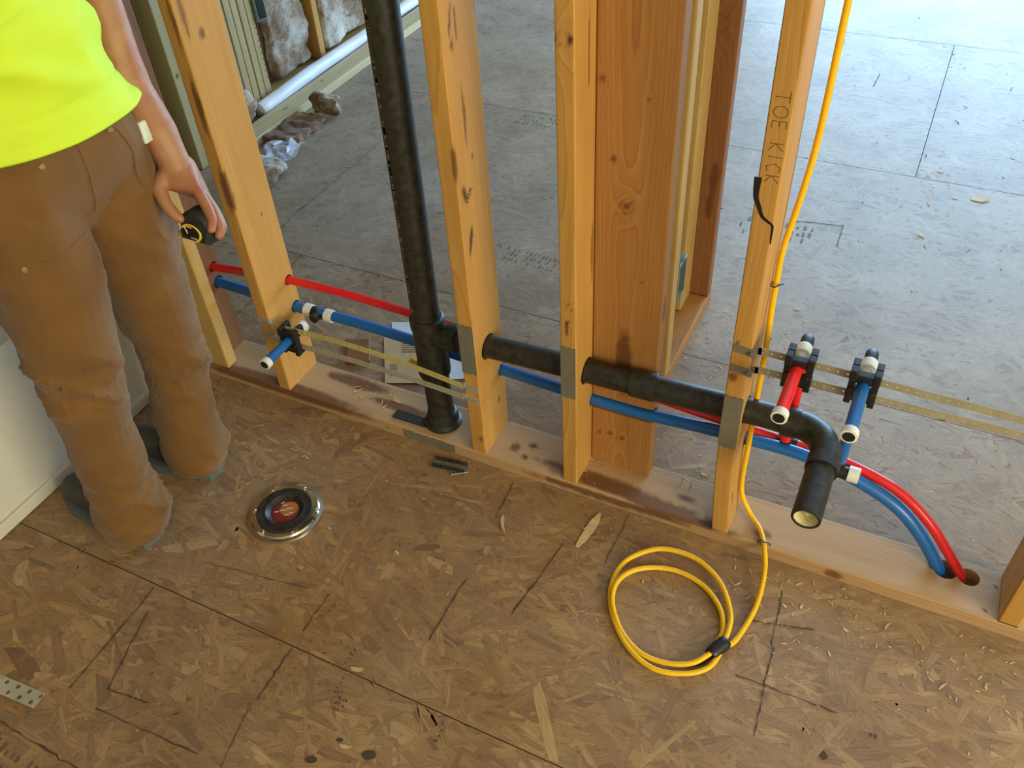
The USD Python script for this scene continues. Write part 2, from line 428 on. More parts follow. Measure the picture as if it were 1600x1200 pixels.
# ------------------------------------------------------------------ structure: floor, shell
floor = thing("floor", (0, 0, 0), kind="structure")
PAL = np.array([lin(*c) for c in ((146, 118, 76), (160, 132, 90), (138, 106, 68), (126, 94, 60), (170, 146, 106), (114, 82, 52), (152, 122, 84), (142, 110, 78))])
PAL = PAL * np.array([1.28, 1.12, .88])
PW = np.array([5, 4, 4, 2, 1.6, 1.0, 3, 2]); PW = PW / PW.sum()
GREY_TONE = np.array(lin(174, 164, 152))  # grey mixed into the strand tint, more towards the far end and right


def osb_panel(x0, x1, y0, y1, seed):
    rng = np.random.default_rng(seed)
    g = 0.0012
    lo, hi = A(x0 + g, y0 + g, -0.018), A(x1 - g, y1 - g, 0.0)
    sv, sf = box(lo, hi)
    cx0, cx1, cy0, cy1 = max(x0, -2.6), min(x1, 1.0), max(y0, 0.05), min(y1, 5.4)
    if cx1 <= cx0 or cy1 <= cy0:
        put("osb_panel", (sv, sf), "osb", floor, smooth=False, attrs={"tint": np.tile(PAL[0], (len(sv), 1)), "fibre": sv})
        return
    near = cy0 < 1.5
    n = int((cx1 - cx0) * (cy1 - cy0) * (2900 if near else 1900))
    c = np.stack([rng.uniform(cx0, cx1, n), rng.uniform(cy0, cy1, n)], 1)
    ang = np.where(rng.random(n) < 0.62, rng.normal(0, 0.5, n), rng.uniform(0, np.pi, n))
    L = np.clip(rng.lognormal(np.log(0.075), 0.42, n), 0.02, 0.15); W = np.clip(rng.lognormal(np.log(0.0145), 0.5, n), 0.003, 0.036)
    sh = np.array([(-.5, -.42), (-.28, -.5), (.25, -.5), (.5, -.36), (.5, .4), (.2, .5), (-.3, .5), (-.5, .36)])
    u = sh[None, :, 0] * L[:, None] + rng.uniform(-0.5, 0.5, (n, 8)) * W[:, None] * (abs(sh[:, 0]) > 0.45)
    v = sh[None, :, 1] * W[:, None] * rng.uniform(0.72, 1.12, (n, 8))
    u = np.concatenate([u, np.zeros((n, 1))], 1); v = np.concatenate([v, np.zeros((n, 1))], 1)
    ca, sa = np.cos(ang)[:, None], np.sin(ang)[:, None]
    z = rng.uniform(0.00005, 0.0006 if y0 < 0.6 else 0.0004 if near else 0.00022, n)
    P = np.stack([np.clip(c[:, :1] + u * ca - v * sa, lo[0], hi[0]), np.clip(c[:, 1:] + u * sa + v * ca, lo[1], hi[1]), np.repeat(z[:, None], 9, 1)], -1)
    k = np.arange(8)
    tri = np.stack([np.full(8, 8), k, (k + 1) % 8], 1)
    bad = np.abs(np.stack([c[:, :1] + u * ca - v * sa, c[:, 1:] + u * sa + v * ca], -1) - P[..., :2]).max((1, 2)) > 0.02
    P[bad, :, 2] = -0.004
    F = (np.arange(n)[:, None, None] * 9 + tri[None]).reshape(-1, 3)
    mean = (PAL * PW[:, None]).sum(0)
    pull = np.where(rng.random((n, 1)) < 0.25, 0.0, rng.uniform(0.2, 0.5, (n, 1)))
    col = (PAL[rng.choice(len(PAL), n, p=PW)] * (1 - pull) + mean * pull) * rng.uniform(0.89, 1.10, (n, 1))
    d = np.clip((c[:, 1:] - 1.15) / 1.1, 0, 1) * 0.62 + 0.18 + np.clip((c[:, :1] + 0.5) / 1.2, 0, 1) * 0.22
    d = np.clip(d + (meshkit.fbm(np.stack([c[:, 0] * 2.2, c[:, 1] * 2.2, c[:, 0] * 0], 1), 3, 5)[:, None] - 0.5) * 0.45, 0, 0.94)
    col = col * (1 - d) + GREY_TONE * d
    col = np.repeat(col[:, None], 9, 1) * np.where(np.arange(9) == 8, 1.0, 0.93)[None, :, None]  # rims darkened: thin shadow lines round the strands put into the tint
    fib = np.stack([u + rng.uniform(0, 9, (n, 1)), v + rng.uniform(0, 9, (n, 1)), np.zeros_like(u)], -1)
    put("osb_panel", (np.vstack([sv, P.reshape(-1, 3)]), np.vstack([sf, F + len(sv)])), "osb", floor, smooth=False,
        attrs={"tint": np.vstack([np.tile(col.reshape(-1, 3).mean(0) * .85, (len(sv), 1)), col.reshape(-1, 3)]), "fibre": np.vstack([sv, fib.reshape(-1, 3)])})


ROWS = [(-1.8, -0.58, (-2.7, -0.9, 1.54, 3.7)), (-0.58, 0.636, (-2.7, -2.1, 0.62, 3.7)), (0.636, 1.82, (-2.7, -1.74, 0.70, 3.7)), (1.82, 3.0, (-2.7, -1.91, 0.53, 3.7)),
        (3.0, 4.18, (-2.7, -2.45, -0.007, 2.43, 3.7)), (4.18, 5.37, (-2.7, -1.2, 1.24, 3.7)), (5.37, 6.0, (-2.7, 0.0, 3.7))]
sd = 10
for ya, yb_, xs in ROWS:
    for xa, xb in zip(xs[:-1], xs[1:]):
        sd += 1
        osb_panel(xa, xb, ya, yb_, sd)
put("seam_light_block", box(A(-2.7, -1.8, -0.06), A(3.6, 6.0, -0.0185)), "sheathing", floor, smooth=False)  # added unseen sheet, blocks sky light coming up through the panel seams

# pencil and chalk lines on the sub-floor
PL = [((-0.656, 0.933), (-0.657, 0.764)), ((-0.911, 0.773), (-0.91, 0.676)), ((-0.907, 0.63), (-0.904, 0.507)), ((-0.909, 0.497), (-0.881, 0.371)),
      ((-1.28, 0.628), (-1.27, 0.372)), ((-1.25, 0.575), (-1.196, 0.403)), ((-1.199, 0.402), (-1.1, 0.412)), ((-1.19, 0.361), (-0.936, 0.373)),
      ((-1.213, 0.729), (-0.964, 0.764)), ((-0.027, 1.169), (-0.017, 1.034)), ((-0.01, 0.954), (0.001, 0.839)), ((-0.064, 0.944), (0.131, 0.946)),
      ((-0.073, 1.073), (0.05, 1.104)), ((-1.345, 0.259), (-1.12, 0.256)), ((-0.681, 1.215), (-0.671, 1.103)), ((-0.499, 1.099), (-0.526, 0.889)),
      ((-0.393, 1.236), (-0.395, 1.088)), ((-0.451, 4.112), (-0.418, 3.579)), ((-0.251, 3.796), (-0.255, 3.667)), ((-0.326, 2.584), (-0.174, 2.611)),
      ((-0.174, 2.611), (-0.17, 2.488)), ((-0.01, 1.034), (-0.012, 0.954))]
rng = np.random.default_rng(3)
for k, (a, b) in enumerate(PL):
    n = 14
    p = np.array(a)[None] + (np.array(b) - np.array(a))[None] * np.linspace(0, 1, n)[:, None] + rng.normal(0, 0.0011, (n, 2))
    put("pencil_line", ribbon(np.c_[p, np.zeros(n)], rng.uniform(0.0006, 0.0036, n) * (1.5 if a[1] < 0.26 or a[1] > 2 else 1), 0.00125), "pencil" if k not in (3, 8, 16, 17, 18, 19, 20) else "pencil_soft", floor, smooth=False)


def dashes(name, cx, cy, ang, cols, rows, pitch, seed, material="stamp_grey", parent=None, z=0.00125):
    """a worn ink stamp that can no longer be read: broken bars in rows"""
    r = np.random.default_rng(seed); ms = []
    ca, sa = math.cos(ang), math.sin(ang)
    for i in range(rows):
        for j in range(cols):
            if r.random() < 0.3: continue
            u, v = (j - cols / 2) * pitch + r.uniform(-.2, .2) * pitch, (i - rows / 2) * pitch * 1.9
            h = pitch * r.uniform(0.5, 1.3)
            q0 = A(cx + u * ca - v * sa, cy + u * sa + v * ca, 0); q1 = q0 + A(-sa, ca, 0) * h
            ms.append(ribbon(np.array([q0, q1]), pitch * r.uniform(.25, .5), z))
    put(name, join(*ms), material, parent or floor, smooth=False)


dashes("ink_stamp", -1.275, 0.215, -0.05, 11, 2, 0.016, 4, "pencil_soft")
dashes("ink_stamp", -0.783, 0.668, 0.05, 2, 4, 0.0055, 5, "pencil")
dashes("ink_stamp", -0.765, 0.606, 0.05, 2, 4, 0.0055, 6, "pencil")
dashes("ink_stamp", -0.743, 0.572, 0.05, 4, 3, 0.0060, 7, "pencil")
dashes("ink_stamp", -0.537, 0.604, 0.05, 2, 4, 0.0060, 8, "pencil")
dashes("ink_stamp", 0.203, 0.931, 0.0, 3, 1, 0.0065, 9, "pencil")
dashes("ink_stamp", -1.28, 2.95, 0.05, 26, 3, 0.016, 10, "stamp_grey")
dashes("ink_stamp", -1.03, 2.08, -0.05, 24, 3, 0.014, 11, "stamp_grey")
dashes("ink_stamp", -0.36, 2.52, 0.05, 12, 3, 0.02, 12, "stamp_grey")

# the shell that holds the daylight (outside the frame)
H = 2.44


def wall(name, lo, hi, cut=None, m="wall_board"):
    w = man(box(lo, hi))
    if cut is not None:
        w = w - man(box(*cut))
    put(name, w, m, loc=np.minimum(lo, hi), smooth=False, kind="structure")


wall("wall_left", A(-2.70, -1.8, 0.0), A(-2.60, 6.0, H), m="sheathing")
wall("wall_right", A(3.6, -1.8, 0), A(3.72, 6.0, H), (A(3.5, -1.7, 0.7), A(3.8, 0.5, 2.3)))
wall("wall_back", A(-2.6, -1.92, 0), A(3.6, -1.8, H))
wall("wall_far", A(-2.6, 6.0, 0), A(3.6, 6.12, H), (A(-1.3, 5.9, 0.16), A(2.0, 6.3, 2.26)))
put("ceiling", box(A(-2.7, -1.92, H), A(3.72, 6.12, H + 0.1)), "ceiling_board", loc=(-2.7, -1.92, H), smooth=False, kind="structure")
# ------------------------------------------------------------------ the framed partition
Y0, YB, ZP = 1.243, 1.367, 0.038


def shift(p, y):
    """a point read on the plane y = 1.35 moved along its ray to another depth"""
    p = A(p[0], 1.35, p[1])
    return EYE + (p - EYE) * (y / 1.35)


YP = 1.335
BLUE = np.array([shift(p[:2], p[2]) for p in [(-1.86, .268, 1.345), (-1.63, .252, 1.345), (-1.352, .241, 1.345), (-1.291, .242, 1.345), (-1.163, .245, 1.348), (-1.014, .24, 1.356), (-.85, .232, 1.357), (-.686, .224, 1.348), (-.55, .219, 1.337), (-.419, .217, 1.335), (-.274, .227, 1.337), (-.183, .231, 1.340), (-.069, .231, 1.343), (.039, .207, 1.343), (.137, .16, 1.338), (.205, .09, 1.334)]] + [(.254, 1.332, .03), (.258, 1.331, .002)])
RED = np.array([shift(p[:2], p[2]) for p in [(-1.9, .29, 1.345), (-1.655, .297, 1.345), (-1.51, .311, 1.345), (-1.352, .326, 1.345), (-1.164, .331, 1.348), (-1.002, .326, 1.357), (-.897, .322, 1.357), (-.7, .306, 1.352), (-.5, .287, 1.350), (-.28, .268, 1.353), (-.07, .254, 1.366), (.019, .244, 1.368), (.126, .208, 1.354), (.203, .144, 1.340), (.262, .068, 1.334)]] + [(.298, 1.332, .03), (.302, 1.331, .002)])
BLUE_P, RED_P = spline(BLUE, 0.012), spline(RED, 0.012)
ABS_P = np.array([(-.87, 1.30, .334), (-.62, 1.30, .345), (-.35, 1.30, .353), (-.14, 1.30, .362), (-.085, 1.30, .362)])
holes = cyl((-.86, 1.30, .334), (-.10, 1.30, .364), 0.031) + man(tube(BLUE_P, 0.0175, 16)) + man(tube(RED_P, 0.0145, 16))
plate_holes = cyl((.266, 1.331, -.01), (.266, 1.331, .06), 0.0235) + cyl((.311, 1.330, -.01), (.311, 1.330, .06), 0.0215)


def lean(d, z1=0.4):
    return lambda l: np.stack([d * np.clip(l / z1, 0, 1) * (2 - np.clip(l / z1, 0, 1)), 0 * l, 0 * l], 1)


K, ST, BK = 0, 1, 2
lumber("bottom_plate", (-2.0, 1.242, 0.0), (Y_, Z_, X_), (0.125, 0.038, 2.95), "plate_wood", "long reddish wooden bottom plate of the stud wall lying on the floor",
       "bottom plate", dense=2.95, seed=4, step=0.007, holes=plate_holes,
       marks=[("a-", .030, .62, .018, 16, ST), ("b+", .012, .60, .018, 14, ST), ("b+", .02, 1.60, .016, 12, ST), ("b+", .035, 1.50, .015, 10, ST), ("b+", .006, 1.72, .010, 14, ST), ("a-", .022, 1.55, .012, 16, ST),
              ("b+", .05, 1.29, .014, 1, K), ("b+", .07, 1.33, .008, 1.6, BK), ("b+", .03, 1.325, .006, 1.4, BK), ("b+", .095, .80, .02, 5, ST), ("b+", .06, .95, .014, 6, ST), ("b+", .01, 1.79, .010, 3, BK),
              ("b+", .03, 1.90, .012, 1.5, K), ("b+", .085, 2.36, .004, 1, BK), ("b+", .065, 2.375, .003, 1, BK), ("b+", .02, 2.35, .004, 1, BK), ("a-", .018, 2.06, .012, 1.6, K), ("a-", .02, .95, .006, 1, K), ("b+", .06, 1.72, .01, 2, ST)])
up_board("stud", -1.684, -1.562, Y0 + .004, 1.283, ZP, 2.4, "fir_pale", "pale wooden stud turned flat right behind the worker's far leg", cat="wood stud", seed=21, marks=[("b-", .09, .5, .007, 1, K)])
up_board("stud", -1.655, -1.603, 1.284, YB, ZP, 2.4, "fir_brown", "narrow brown stud tucked behind the flat pale stud, pipes entering its side", seed=22, holes=holes)
up_board("stud", -1.388, -1.352, Y0, YB, ZP, 2.4, "fir", "wide knotty orange wooden stud just right of the hand with the tape measure", seed=23, holes=holes,
         marks=[("a+", .055, .93, .008, 1.3, K), ("a+", .02, .98, .006, 9, ST), ("b-", .027, .97, .006, 9, ST), ("b-", .024, 1.13, .011, 8, ST), ("b-", .026, .80, .008, 8, ST), ("b-", .027, .60, .008, 7, ST), ("a+", .003, .60, .006, 9, ST), ("a+", .003, 1.13, .008, 9, ST), ("a+", .075, .50, .004, 1.4, BK),
                ("a+", .03, 1.06, .008, 1, K), ("b-", .02, 1.06, .007, 1, K)])
up_board("stud", -.803, -.765, Y0, YB, ZP, 2.4, "fir", "light wooden stud with two black marks, right of the vertical black drain pipe", seed=24, holes=holes,
         marks=[("a+", .030, .60, .0065, 5.0, BK, .28), ("a+", .024, .705, .007, 3.0, BK, -.35), ("a+", .03, .99, .005, 2.0, K), ("a+", .03, 1.03, .0035, 8, K, .25), ("a+", .048, 1.02, .004, 7, ST), ("a+", .05, .85, .004, 16, ST), ("a+", .075, .28, .007, 1.4, K),
                ("a+", .085, .11, .006, 1.4, K), ("b-", .028, .05, .006, 1.4, K), ("b-", .036, .78, .003, 14, ST), ("a+", .065, .765, .004, 1.2, K)])
up_board("stud", -.562, -.5275, Y0, YB, ZP, 2.4, "fir", "wooden stud joined to the wide flat board in the middle of the picture", seed=25, holes=holes,
         marks=[("b-", .015, 1.04, .012, 1, 3), ("b-", .028, 1.04, .004, 1.4, BK), ("b-", .018, .50, .006, 4.5, 3, .1), ("b-", .014, .46, .0018, 14, BK, .05), ("a+", .06, 1.0, .003, 20, ST), ("a+", .08, .6, .004, 18, ST)])
notch = man(tube(BLUE_P, 0.021, 16)) + man(tube(RED_P, 0.0145, 16))
up_board("flat_board", -.5265, -.383, 1.331, 1.369, ZP, 2.4, "fir_red", "wide orange-brown board set flat against the middle stud", cat="wood board", seed=26, holes=notch,
         marks=[("b-", .062, .71, .013, 1.1, 3), ("b-", .062, .71, .007, 1, K), ("b-", .095, .92, .005, 1, K), ("b-", .012, .945, .007, 1, K), ("b-", .035, .80, .004, 2.4, K), ("b-", .10, .55, .003, 1, K), ("b-", .07, .33, .018, 5, ST), ("b-", .07, .27, .007, 1, K),
                ("b-", .02, .10, .005, 1, K), ("b-", .045, .105, .006, 1, K), ("b-", .075, .10, .007, 1, K), ("b-", .085, .17, .002, 1, K), ("a+", .02, .48, .006, 6, K)])
tk = up_board("stud", -.206, -.170, Y0, YB, ZP, 2.4, "fir", "cracked wooden stud with pencilled writing, yellow cable hanging beside it", seed=27, holes=holes.translate((0.0, 0, 0)), bow=lean(-.016),
              marks=[("b-", .010, .45, .008, 1.6, K), ("a+", .02, .10, .008, 1.4, K), ("a+", .03, .075, .005, 1, BK), ("b-", .008, .53, .004, 2.5, ST)])
up_board("stud", .372, .410, Y0, YB, ZP, 2.4, "fir", "wooden stud at the right edge of the picture beside the two plate holes", seed=28, marks=[("b-", .02, .3, .006, 1, K)])

# writing and crack on the leaning stud (children of it)
LT = {"T": [[(0, 1), (1, 1)], [(.5, 1), (.5, 0)]], "O": [[(.5 + .5 * math.cos(t), .5 + .5 * math.sin(t)) for t in np.linspace(0, 2 * np.pi, 15)]],
      "E": [[(.9, 1), (0, 1), (0, 0), (.9, 0)], [(0, .5), (.7, .5)]], "K": [[(0, 0), (0, 1)], [(.8, 1), (0, .45), (.85, 0)]], "I": [[(.3, 0), (.3, 1)]], "C": [[(.9, .9), (.4, 1), (0, .55), (.35, 0), (.95, .1)]]}
zc = 1.046
for ch in "TOE KICK":
    if ch == " ":
        zc -= .018; continue
    w, h = {"T": .017, "O": .018, "E": .012, "K": .014, "I": .008, "C": .015}[ch], .0215
    put("pencil_letter", join(*[ribbon([A(-.2145 + (p[1]) * h + .003 * math.sin(9 * zc), Y0, zc - p[0] * w) for p in s], .0008, .0003, (0, -1, 0)) for s in LT[ch]]), "pencil", tk, smooth=False,
        label=f"pencilled capital {ch}, turned to read downwards")
    zc -= w + .0055
ck = spline([(-.2215, Y0, .905), (-.2205, Y0, .872), (-.214, Y0, .856), (-.206, Y0, .838), (-.194, Y0, .829), (-.1875, Y0, .824), (-.1865, Y0, .805), (-.186, Y0, .79)], .004)
put("crack", ribbon(ck, np.interp(np.arange(len(ck)), [0, len(ck) * .25, len(ck) * .6, len(ck)], [.012, .009, .0050, .0015]), .0003, (0, -1, 0)), "tape_black", tk, smooth=False, label="black split running across the stud")

s2 = "/World/stud_003"
for i_, seg in enumerate(([[(0, 1), (1, 1)], [(.5, 1), (.5, 0)]], [[(0, 0), (0, 1)], [(.9, 0), (.9, 1)], [(0, .5), (.9, .5)]], [[(0, 0), (0, 1), (.8, .9), (.7, .55), (0, .5)], [(.3, .5), (.9, 0)]])):
    du, dv = A(0, .62, .78), A(0, -.78, .62)
    o_ = A(-.765, 1.276, .716) + du * i_ * .0125
    put("stamped_letter", join(*[ribbon([o_ + du * p[0] * .009 + dv * p[1] * .013 for p in s], .0013, .0003, (1, 0, 0)) for s in seg]), "ink", s2, smooth=False, label=f"black stamped letter {'THR'[i_]}")

# wing wall behind the flat board
lumber("bottom_plate", (-.545, 1.385, 0), (X_, Z_, Y_), (.09, .038, .70), "fir_red", "short bottom plate running away behind the wide flat board", "bottom plate", seed=31)
up_board("stud", -.545, -.455, 1.385, 1.421, ZP, 2.4, "fir_red", "stud hidden close behind the wide flat board", seed=32, dense=.5)
up_board("stud", -.545, -.455, 1.662, 1.703, ZP, 2.4, "fir_pale", "pale stud edge carrying the grey switch box behind the flat board", seed=33)
up_board("stud", -.545, -.507, 1.948, 2.038, ZP, 2.4, "fir_pale", "pale narrow board turned flat in the corner of the short wing wall", seed=34, cat="wood board")
up_board("stud", -.545, -.455, 2.040, 2.078, ZP, 2.4, "fir_brown", "reddish brown end stud of the short wing wall with a ring knot", seed=35,
         marks=[("b-", .045, .78, .018, 1.2, 3), ("b-", .07, .93, .008, 1.5, K), ("b-", .07, .38, .012, 4, ST), ("b-", .066, .30, .010, 4, ST)])
lbox = man(box(A(-.53, 1.7045, .262), A(-.453, 1.762, .368), .003)) - man(box(A(-.525, 1.708, .266), A(-.44, 1.758, .364)))
sb = thing("switch_box", (-.49, 1.733, .262), "grey metal electrical box nailed to the side of the wing wall stud", "electrical box")
put("box_shell", lbox, "box_grey", sb)
put("knockout", rod((-.49, 1.72, .3685), (-.49, 1.72, .3695), .008, 16), "box_dark", sb)
put("screw_ear", box(A(-.456, 1.727, .368), A(-.452, 1.739, .378)), "box_grey", sb, smooth=False)
put("screw_ear", box(A(-.456, 1.727, .252), A(-.452, 1.739, .262)), "box_grey", sb, smooth=False)

# ------------------------------------------------------------------ drain pipe
dr = thing("drain_pipe", (-.918, 1.30, .04), "black plastic drain stack with a tee and a long side arm through the studs", "drain pipe")
YD = 1.303
put("stack_pipe", rod((-.924, YD, .30), (-.906, YD, 2.40), .0325, 32), "abs_black", dr)
put("sanitary_tee", join(lathe([(.0, .205), (.038, .205), (.0395, .215), (.0395, .24), (.0375, .245), (.0375, .34), (.0395, .345), (.0405, .352), (.0405, .372), (.034, .376), (0, .376)], (-.921, YD, 0)),
                         man(tube(spline([(-.92, YD, .315), (-.895, 1.30, .33), (-.855, 1.30, .335)], .008), .030, 28))), "abs_black", dr)
put("branch_hub", lathe([(0, 0), (.0325, 0), (.0335, .003), (.0335, .028), (.029, .031), (0, .031)], (-.868, 1.30, .334), (1, 0, .03)), "abs_black", dr)
put("lower_pipe", rod((-.918, YD, .05), (-.921, YD, .21), .0325, 32), "abs_black", dr)
put("floor_collar", lathe([(0, .0385), (.047, .0385), (.0475, .046), (.041, .052), (.037, .075), (.033, .078), (0, .078)], (-.917, YD, 0)), "abs_black", dr)
put("side_arm", tube(ABS_P, .0265, 32), "abs_black", dr)
put("coupling", lathe([(0, 0), (.0295, 0), (.0302, .002), (.0302, .052), (.0295, .054), (0, .054)], (-.425, 1.30, .3505), (1, 0, .03)), "abs_black", dr)
elb = spline([(-.10, 1.30, .362), (-.065, 1.297, .361), (-.035, 1.28, .359), (-.020, 1.25, .357), (-.0185, 1.215, .355)], .006)
put("elbow", join(tube(elb, .0285, 32), lathe([(0, 0), (.0305, 0), (.0305, .03), (0, .03)], (-.112, 1.30, .361), (1, 0, 0)), lathe([(0, 0), (.0305, 0), (.0305, .03), (0, .03)], (-.0183, 1.232, .356), (0, -1, -.05))), "abs_black", dr)
te = A(-.0195, 1.083, .349)
put("stub_pipe", lathe([(.0215, 0), (.0255, 0), (.0265, .002), (.0265, .14), (0, .14), (0, .05), (.0215, .05), (.0215, 0)], te, (0, 1, .04), 36), "abs_black", dr)
put("test_cap", lathe([(0, .012), (.004, .0115), (.0055, .016), (.014, .018), (.0175, .010), (.0195, .003), (.0218, .002), (.0218, .02), (0, .02)], te, (0, 1, .04), 36), "test_cap", dr, label="cream plastic test cap closing the open end")
pm = np.random.default_rng(8)
dots = []
for k in range(70):
    l0 = pm.uniform(.30, 1.35); 
    dots.append(box(A(-.006, -.0006, l0), A(-.006 + pm.uniform(.003, .008), .0002, l0 + pm.uniform(.004, .014))))
v, f = join(*dots)
v = v + A(-.935, YD - .0300, 0) + v[:, 2:] * A(.0086, 0, 0)
put("printed_line", (v, f), "pencil_soft", dr, smooth=False, kind="stuff")

# rubber strap by the stack, nail plates, straps
put("foot_strap", box(A(-1.045, 1.262, .0385), A(-.945, 1.291, .0425), .0015), "rubber_black", loc=(-.99, 1.276, .0385), label="flat black strap lying on the plate against the drain stack foot", cat="strap")


def nail_plate(lo, hi, label, seed):
    r = np.random.default_rng(seed)
    n = 14
    xs = np.linspace(lo[0], hi[0], n)
    top = np.r_[hi[2] + r.uniform(-.003, .003, n)]; bot = np.r_[lo[2] + r.uniform(-.003, .003, n)]
    pl = trimesh.creation.extrude_polygon(__import__("shapely").Polygon(list(zip(xs, bot)) + list(zip(xs[::-1], top[::-1]))), .0016, engine="earcut")
    v = np.array(pl.vertices)[:, [0, 2, 1]]
    v[:, 1] = lo[1] - v[:, 1]
    put("nail_plate", (v, np.array(pl.faces)[:, ::-1]), "plate_grey", loc=lo, smooth=False, label=label, cat="nail plate")


nail_plate((-.8025, Y0 - .0006, .297), (-.766, 0, .434), "grey steel nail plate on the stud beside the drain tee", 1)
nail_plate((-.5615, Y0 - .0006, .312), (-.5285, 0, .452), "grey steel nail plate on the stud joined to the flat board", 2)
nail_plate((-.2205, Y0 - .0006, .302), (-.1845, 0, .441), "grey steel nail plate on the leaning stud under the bracket", 3)
nail_plate((-.998, 1.2412, .006), (-.852, 0, .0335), "long grey nail plate on the edge of the bottom plate near the drain", 4)

from shapely import Point, box as sbox


def holed_strip(length, width, pitch, r, thick, two=False):
    g = sbox(0, -width / 2, length, width / 2)
    hs = []
    for k, s in enumerate(np.arange(pitch / 2, length, pitch)):
        for yy in ((-width / 4, width / 4) if two else (0,)):
            hs.append(Point(s + (pitch * .35 if yy > 0 else 0), yy).buffer(r, quad_segs=3))
    g = g.segmentize(.012)
    cs = m3.CrossSection([np.array(g.exterior.coords)[:-1]], m3.FillRule.EvenOdd) - m3.CrossSection([np.array(h.exterior.coords)[:-1] for h in hs], m3.FillRule.EvenOdd)
    return mesh_arrays(m3.Manifold.extrude(cs, thick))


def rail(x0, x1, zs, y, drop=0):
    xs = np.linspace(x0, x1, len(zs))
    v, f = holed_strip(x1 - x0, .0165, .0165, .0021, .0014)
    m = trimesh.Trimesh(v, f)
    v, f = np.array(m.vertices), np.array(m.faces)
    x = x0 + v[:, 0]
    z = np.interp(x, np.linspace(x0, x1, 60), np.interp(np.linspace(x0, x1, 60), xs, zs)) if len(zs) == 2 else np.polyval(np.polyfit(xs, zs, 2), x)
    return np.stack([x, y + v[:, 2], z + v[:, 1]], 1), f[:, ::-1]


def ear(x0, x1, z0, z1, y=None):
    y = Y0 if y is None else y
    v, f = holed_strip(abs(x1 - x0), .017, .016, .0022, .0014)
    x = x0 + (x1 - x0) * v[:, 0] / abs(x1 - x0)
    return np.stack([x, y - .0002 - v[:, 2], np.interp(x, sorted((x0, x1)), (z0, z1) if x0 < x1 else (z1, z0)) + v[:, 1]], 1), (f if x1 > x0 else f[:, ::-1])


def tab(x, z, h=.016, y1=None):
    return join(box(A(x, Y0 - .0016, z - h / 2), A(x + .0014, (y1 or 1.2545), z + h / 2)), box(A(x - .004, Y0 - .006, z - h / 2 + .004), A(x + .006, Y0 - .0016, z + h / 2 - .001)))


br = thing("pipe_bracket", (-1.08, 1.25, .24), "sagging pair of perforated metal rails between the knotty stud and the drain", "pipe bracket")
put("rail", rail(-1.345, -.805, [.268, .2735, .281, .274, .255], 1.236), "galvanised_yellow", br, smooth=False)
put("rail", rail(-1.345, -.805, [.222, .2275, .231, .230, .222], 1.236), "galvanised", br, smooth=False)
put("mounting_ear", join(ear(-1.389, -1.352, .268, .270), tab(-1.351, .269, .016, 1.25)), "galvanised", br, smooth=False)
put("mounting_ear", join(ear(-1.389, -1.352, .232, .222), tab(-1.351, .222, .016, 1.25)), "galvanised", br, smooth=False)
put("mounting_ear", join(ear(-.806, -.768, .256, .249), tab(-.8062, .255, .016, 1.242)), "galvanised", br, smooth=False)
put("mounting_ear", join(ear(-.806, -.768, .222, .211), tab(-.8062, .222, .016, 1.242)), "galvanised", br, smooth=False)
br2 = thing("pipe_bracket", (.1, 1.25, .53), "straight pair of perforated metal rails running right from the leaning stud", "pipe bracket")
put("rail", rail(-.176, .371, [.557, .5475], 1.2532), "galvanised_pale", br2, smooth=False)
put("rail", rail(-.176, .371, [.512, .518], 1.2532), "galvanised_pale", br2, smooth=False)
for zz in (.5565, .5095):
    put("mounting_ear", join(ear(-.219, -.184, zz + .003, zz), tab(-.1835, zz - .002, .016, 1.2548), box(A(-.1835, 1.2532, zz - .008), A(-.170, 1.2546, zz + .008))), "plate_grey", br2, smooth=False)


def clamp(c, label, s=1.0):
    """two-rail pipe clamp; c = pipe axis on the rail plane"""
    x, y, z = c
    t = thing("pipe_clamp", c, label, "pipe clamp")
    body = man(box(A(x - .025, y - .016, z - .034), A(x + .025, y + .001, z + .026), .002))
    body = body + man(box(A(x - .0255, y - .018, z + .010), A(x - .0135, y + .022, z + .034), .002)) + man(box(A(x + .0135, y - .018, z + .010), A(x + .0255, y + .022, z + .034), .002))
    body = body + man(box(A(x - .0255, y - .018, z - .040), A(x - .014, y + .014, z - .024), .002)) + man(box(A(x + .014, y - .018, z - .040), A(x + .0255, y + .014, z - .024), .002))
    rails = man(box(A(x - .04, y - .0004, z - .043), A(x + .04, y + .0025, z + .040)))
    body = body - rails - cyl((x, y - .05, z), (x, y + .05, z), .0150)
    put("clamp_body", body, "clamp_black", t)
    for sx in (-.019, .019):
        put("screw", lathe([(0, 0), (.0035, 0), (.0035, .002), (0, .0025)], (x + sx, y - .016, z - .008), (0, -1, 0), 12), "staple_steel", t)


